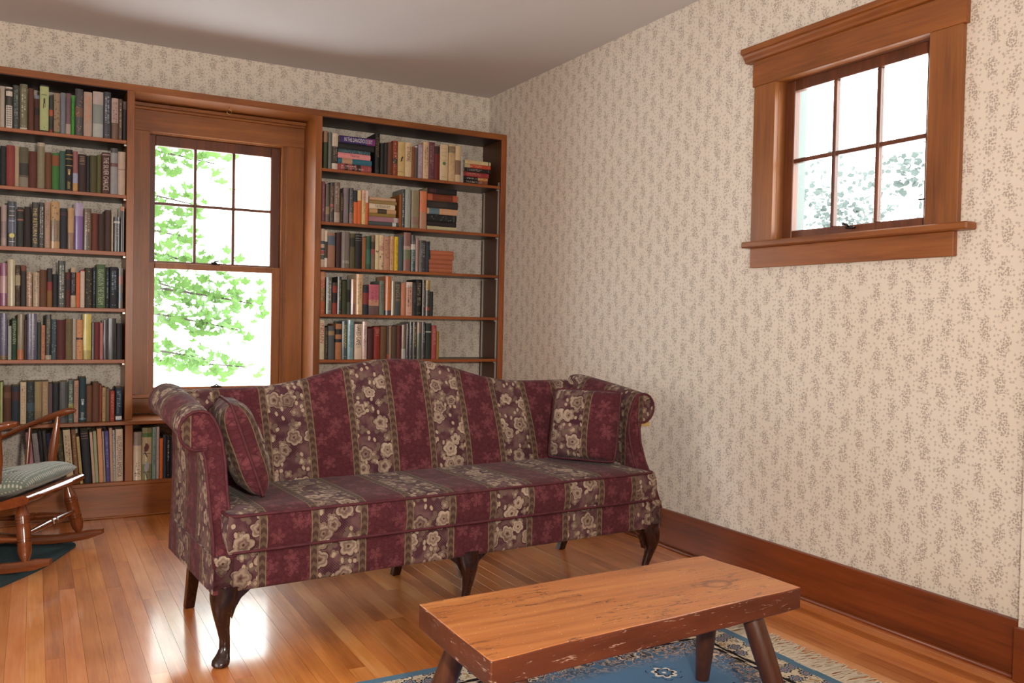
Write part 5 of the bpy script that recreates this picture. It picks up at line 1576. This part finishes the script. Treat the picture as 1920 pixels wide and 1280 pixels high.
for k in range(13):
    y = -0.30+0.60*k/12; x = -0.625-0.06*(1-(y/.3)**2); h = 0.07+0.03*(1-(y/.3)**2)
    rings.append([(x-.012, y, 0.90), (x+.012, y, 0.90), (x+.002, y, 0.90+h), (x-.018, y, 0.90+h)])
mb.loft(rings).build('crest_rail', W_MAPLE, rc, bevel=0.004, bseg=2)

def dot_fabric():
    M = Mat('dotted_cushion_cloth', 0.85, 0.15)
    u, v = M.uvc()
    dd = X(M.nt, M.vor(u, v, 62.0, 0.15).outputs['Distance']).lt(0.26)
    n = M.noise(M.vec(u, v), 30.0, 3.0)
    M.color(M.mix(dd, M.mix(n, srgb('5c665c'), srgb('737c70')), srgb('a9aa9c')))
    t = M.noise(M.vec(u*500.0, v*500.0), 1.0, 1.0); M.bump(t, 0.3, 0.001)
    M.b.inputs['Sheen Weight'].default_value = 0.3
    return M.m
DOT = dot_fabric()
def tufted(name, sx, sy, th, tufts, label, group):
    mb = MB(); n = 36
    def pos(i, j, sg):
        a = 2*i/n-1; b = 2*j/n-1
        h = max(0, 1-abs(a)**4)**0.5*max(0, 1-abs(b)**4)**0.5
        d = 0
        for (p, q) in tufts: d += 0.62*math.exp(-(((a-p)*sx)**2+((b-q)*sy)**2)/(0.040**2))
        puff = 1-min(d, 0.85)
        rr = 1-0.05*(abs(a)**3*abs(b)**3)
        return Vector((a*sx/2*rr, b*sy/2*rr, sg*th/2*h*(puff if sg > 0 else 0.5)))
    for sg in (-1, 1):
        for i in range(n):
            for j in range(n):
                q = [(i, j), (i+1, j), (i+1, j+1), (i, j+1)]
                if sg < 0: q.reverse()
                P = [pos(a, b, sg) for a, b in q]; mb.poly(P, [(p.x, p.y) for p in P])
    o = mb.build(name, DOT, None, smooth=True)
    for (p, q) in tufts:
        b = MB(); c = pos(int((p+1)/2*n), int((q+1)/2*n), 1)
        b.loft([[(c.x+r*math.cos(2*PI*k/8), c.y+r*math.sin(2*PI*k/8), c.z+z) for k in range(8)] for r, z in ((.008, -.001), (.008, .003), (.004, .005))])
        b.build('tuft_button', DOT, o, smooth=True)
    tag(o, label, 'cushion'); return o
rcm = Matrix.Translation(rc.location) @ Matrix.Rotation(math.atan2(-0.433, 0.901), 4, 'Z')
sc = tufted('seat_cushion', 0.44, 0.54, 0.135, [(-.4, -.45), (.4, -.45), (-.4, .45), (.4, .45), (0, 0)], 'grey-green tufted seat cushion with white dots on the rocking chair', '')
sc.matrix_world = rcm @ Matrix.Translation((-0.215, 0, seat_z(-.215)+0.038)) @ Matrix.Rotation(-math.atan(tilt), 4, 'Y')
b2 = tufted('back_cushion', 0.40, 0.44, 0.075, [(-.4, -.45), (.4, -.45), (-.4, .45), (.4, .45)], 'grey-green dotted cushion against the rocking chair back', '')
b2.matrix_world = rcm @ Matrix.Translation((-0.450, 0, 0.62)) @ Matrix.Rotation(math.radians(70), 4, 'Y')

# ------------------------------------------------------------------ maple outside the tall window
def leaf_mesh(mat):
    half = [(0.0, 1.0), (.10, .72), (.22, .78), (.20, .52), (.34, .40), (.62, .62), (.58, .40), (.78, .34), (.52, .08), (.60, -.10), (.28, -.12), (.12, -.34), (.02, -.30)]
    pts = half + [(-x, y) for x, y in reversed(half[1:])]
    mb = MB()
    c = (0, 0.1)
    for i in range(len(pts)):
        a, b = pts[i], pts[(i+1) % len(pts)]
        mb.poly([(c[0], c[1], 0.04), (a[0], a[1], -0.10*abs(a[0])), (b[0], b[1], -0.10*abs(b[0]))])
    mb.poly([(-.012, -.30, 0), (.012, -.30, 0), (.010, -.95, -.05), (-.010, -.95, -.05)])
    me_o = mb.build('leaf_proto', mat, None, weld=True)
    me = me_o.data; bpy.data.objects.remove(me_o); return me
LM = leaf_mesh(LEAF)
tree = empty('maple_tree', (-3.1, 4.2, -3.0))
tag(tree, 'bright green maple branches seen through the tall window', 'tree')
TB = Vector((-3.1, 4.2, -3.0))
def tubeat(name, pts, rr, mat, parent, base, n=8):
    return MB().tube([Vector(p)-base for p in pts], rr, n).build(name, mat, parent, smooth=True)
tubeat('trunk', [(-3.6, 4.6, -3.0), (-3.55, 4.5, 0), (-3.5, 4.4, 3.0), (-3.4, 4.3, 6.0)], [.22, .18, .15, .10], BARK, tree, TB)
R = random.Random(21)
# boughs sweep from the trunk across the view; leaves hang along them: (start, end, leaves, spread)
BOUGHS = [((-3.5, 4.4, 2.9), (-1.62, 1.6, 2.34), 125, .13), ((-3.5, 4.4, 2.5), (-1.78, 1.7, 2.02), 95, .13), ((-3.5, 4.3, 2.1), (-1.80, 1.6, 1.74), 81, .12),
          ((-3.5, 4.4, 1.9), (-1.42, 1.7, 1.50), 88, .12), ((-3.5, 4.4, 1.5), (-1.32, 1.6, 1.24), 129, .13), ((-3.5, 4.4, 1.3), (-1.38, 1.8, 1.02), 122, .12),
          ((-3.5, 4.4, 0.9), (-1.62, 1.5, 0.78), 105, .11), ((-3.5, 4.4, 0.6), (-1.28, 2.0, 0.70), 57, .11), ((-3.5, 4.4, 1.8), (-1.50, 2.4, 1.28), 91, .16),
          ((-3.5, 4.4, 3.3), (-1.85, 1.5, 2.55), 81, .12)]
nleaf = 0; extra = MB()
for (a, b, cnt, sp) in BOUGHS:
    a = Vector(a); b = Vector(b); mid = a.lerp(b, .5)+Vector((0, 0, .12))
    cur = [a*(1-t)**2+mid*2*t*(1-t)+b*t*t for t in [k/8 for k in range(9)]]
    tubeat('branch', cur, [.030-.0032*k for k in range(9)], BARK, tree, TB, 5)
    for k in range(cnt):
        t = 0.66+0.36*(k/cnt)
        p = (a*(1-t)**2+mid*2*t*(1-t)+b*t*t)+Vector((R.gauss(0, sp*.8), R.gauss(0, sp), R.gauss(0, sp*.55)-.02))
        if p.y < 0.55: p.y = 0.55+R.random()*.3
        s = R.uniform(.050, .082)
        m = Matrix.Translation(p-TB) @ Matrix.Rotation(R.uniform(0, 2*PI), 4, 'Z') @ Matrix.Rotation(R.uniform(.3, 1.5), 4, 'X') @ Matrix.Scale(s, 4)
        if nleaf < 295:
            o = bpy.data.objects.new('leaf', LM); link(o, tree); o.matrix_local = m; nleaf += 1
        else:
            for pl_ in LM.polygons: extra.poly([m @ LM.vertices[i].co for i in pl_.vertices])
tag(extra.build('foliage', LEAF, tree, weld=False), kind='stuff')

# ------------------------------------------------------------------ far tree outside the small window
ft = empty('distant_tree', (13.0, 6.3, -3.0)); FB = Vector((13.0, 6.3, -3.0))
tag(ft, 'pale hazy tree far outside the small right window', 'tree')
tubeat('trunk', [(13.0, 6.3, -3), (13.1, 6.2, -1.0), (13.0, 6.3, 0.6)], [.3, .24, .1], BARK, ft, FB)
R = random.Random(9); fo = MB()
blobs = [((R.uniform(11.2, 14.8), R.uniform(1.0, 9.6), R.uniform(1.0, 4.4)), R.uniform(.4, .9)) for _ in range(70)]
for (c, r) in blobs:
    for k in range(70):
        d = Vector((R.gauss(0, 1), R.gauss(0, 1), R.gauss(0, 1))).normalized()*r*R.uniform(.5, 1.05)
        if c[2]+d.z > 5.0: continue
        p = Vector(c)+d-FB; s = R.uniform(.07, .15)
        m = Matrix.Translation(p) @ Matrix.Rotation(R.uniform(0, 6.28), 4, 'Z') @ Matrix.Rotation(R.uniform(0, 3.1), 4, 'X') @ Matrix.Scale(s, 4)
        fo.poly([m @ Vector(q) for q in ((-.5, -.3, 0), (.1, -.5, .1), (.6, 0, 0), (.2, .5, .1), (-.5, .4, 0))])
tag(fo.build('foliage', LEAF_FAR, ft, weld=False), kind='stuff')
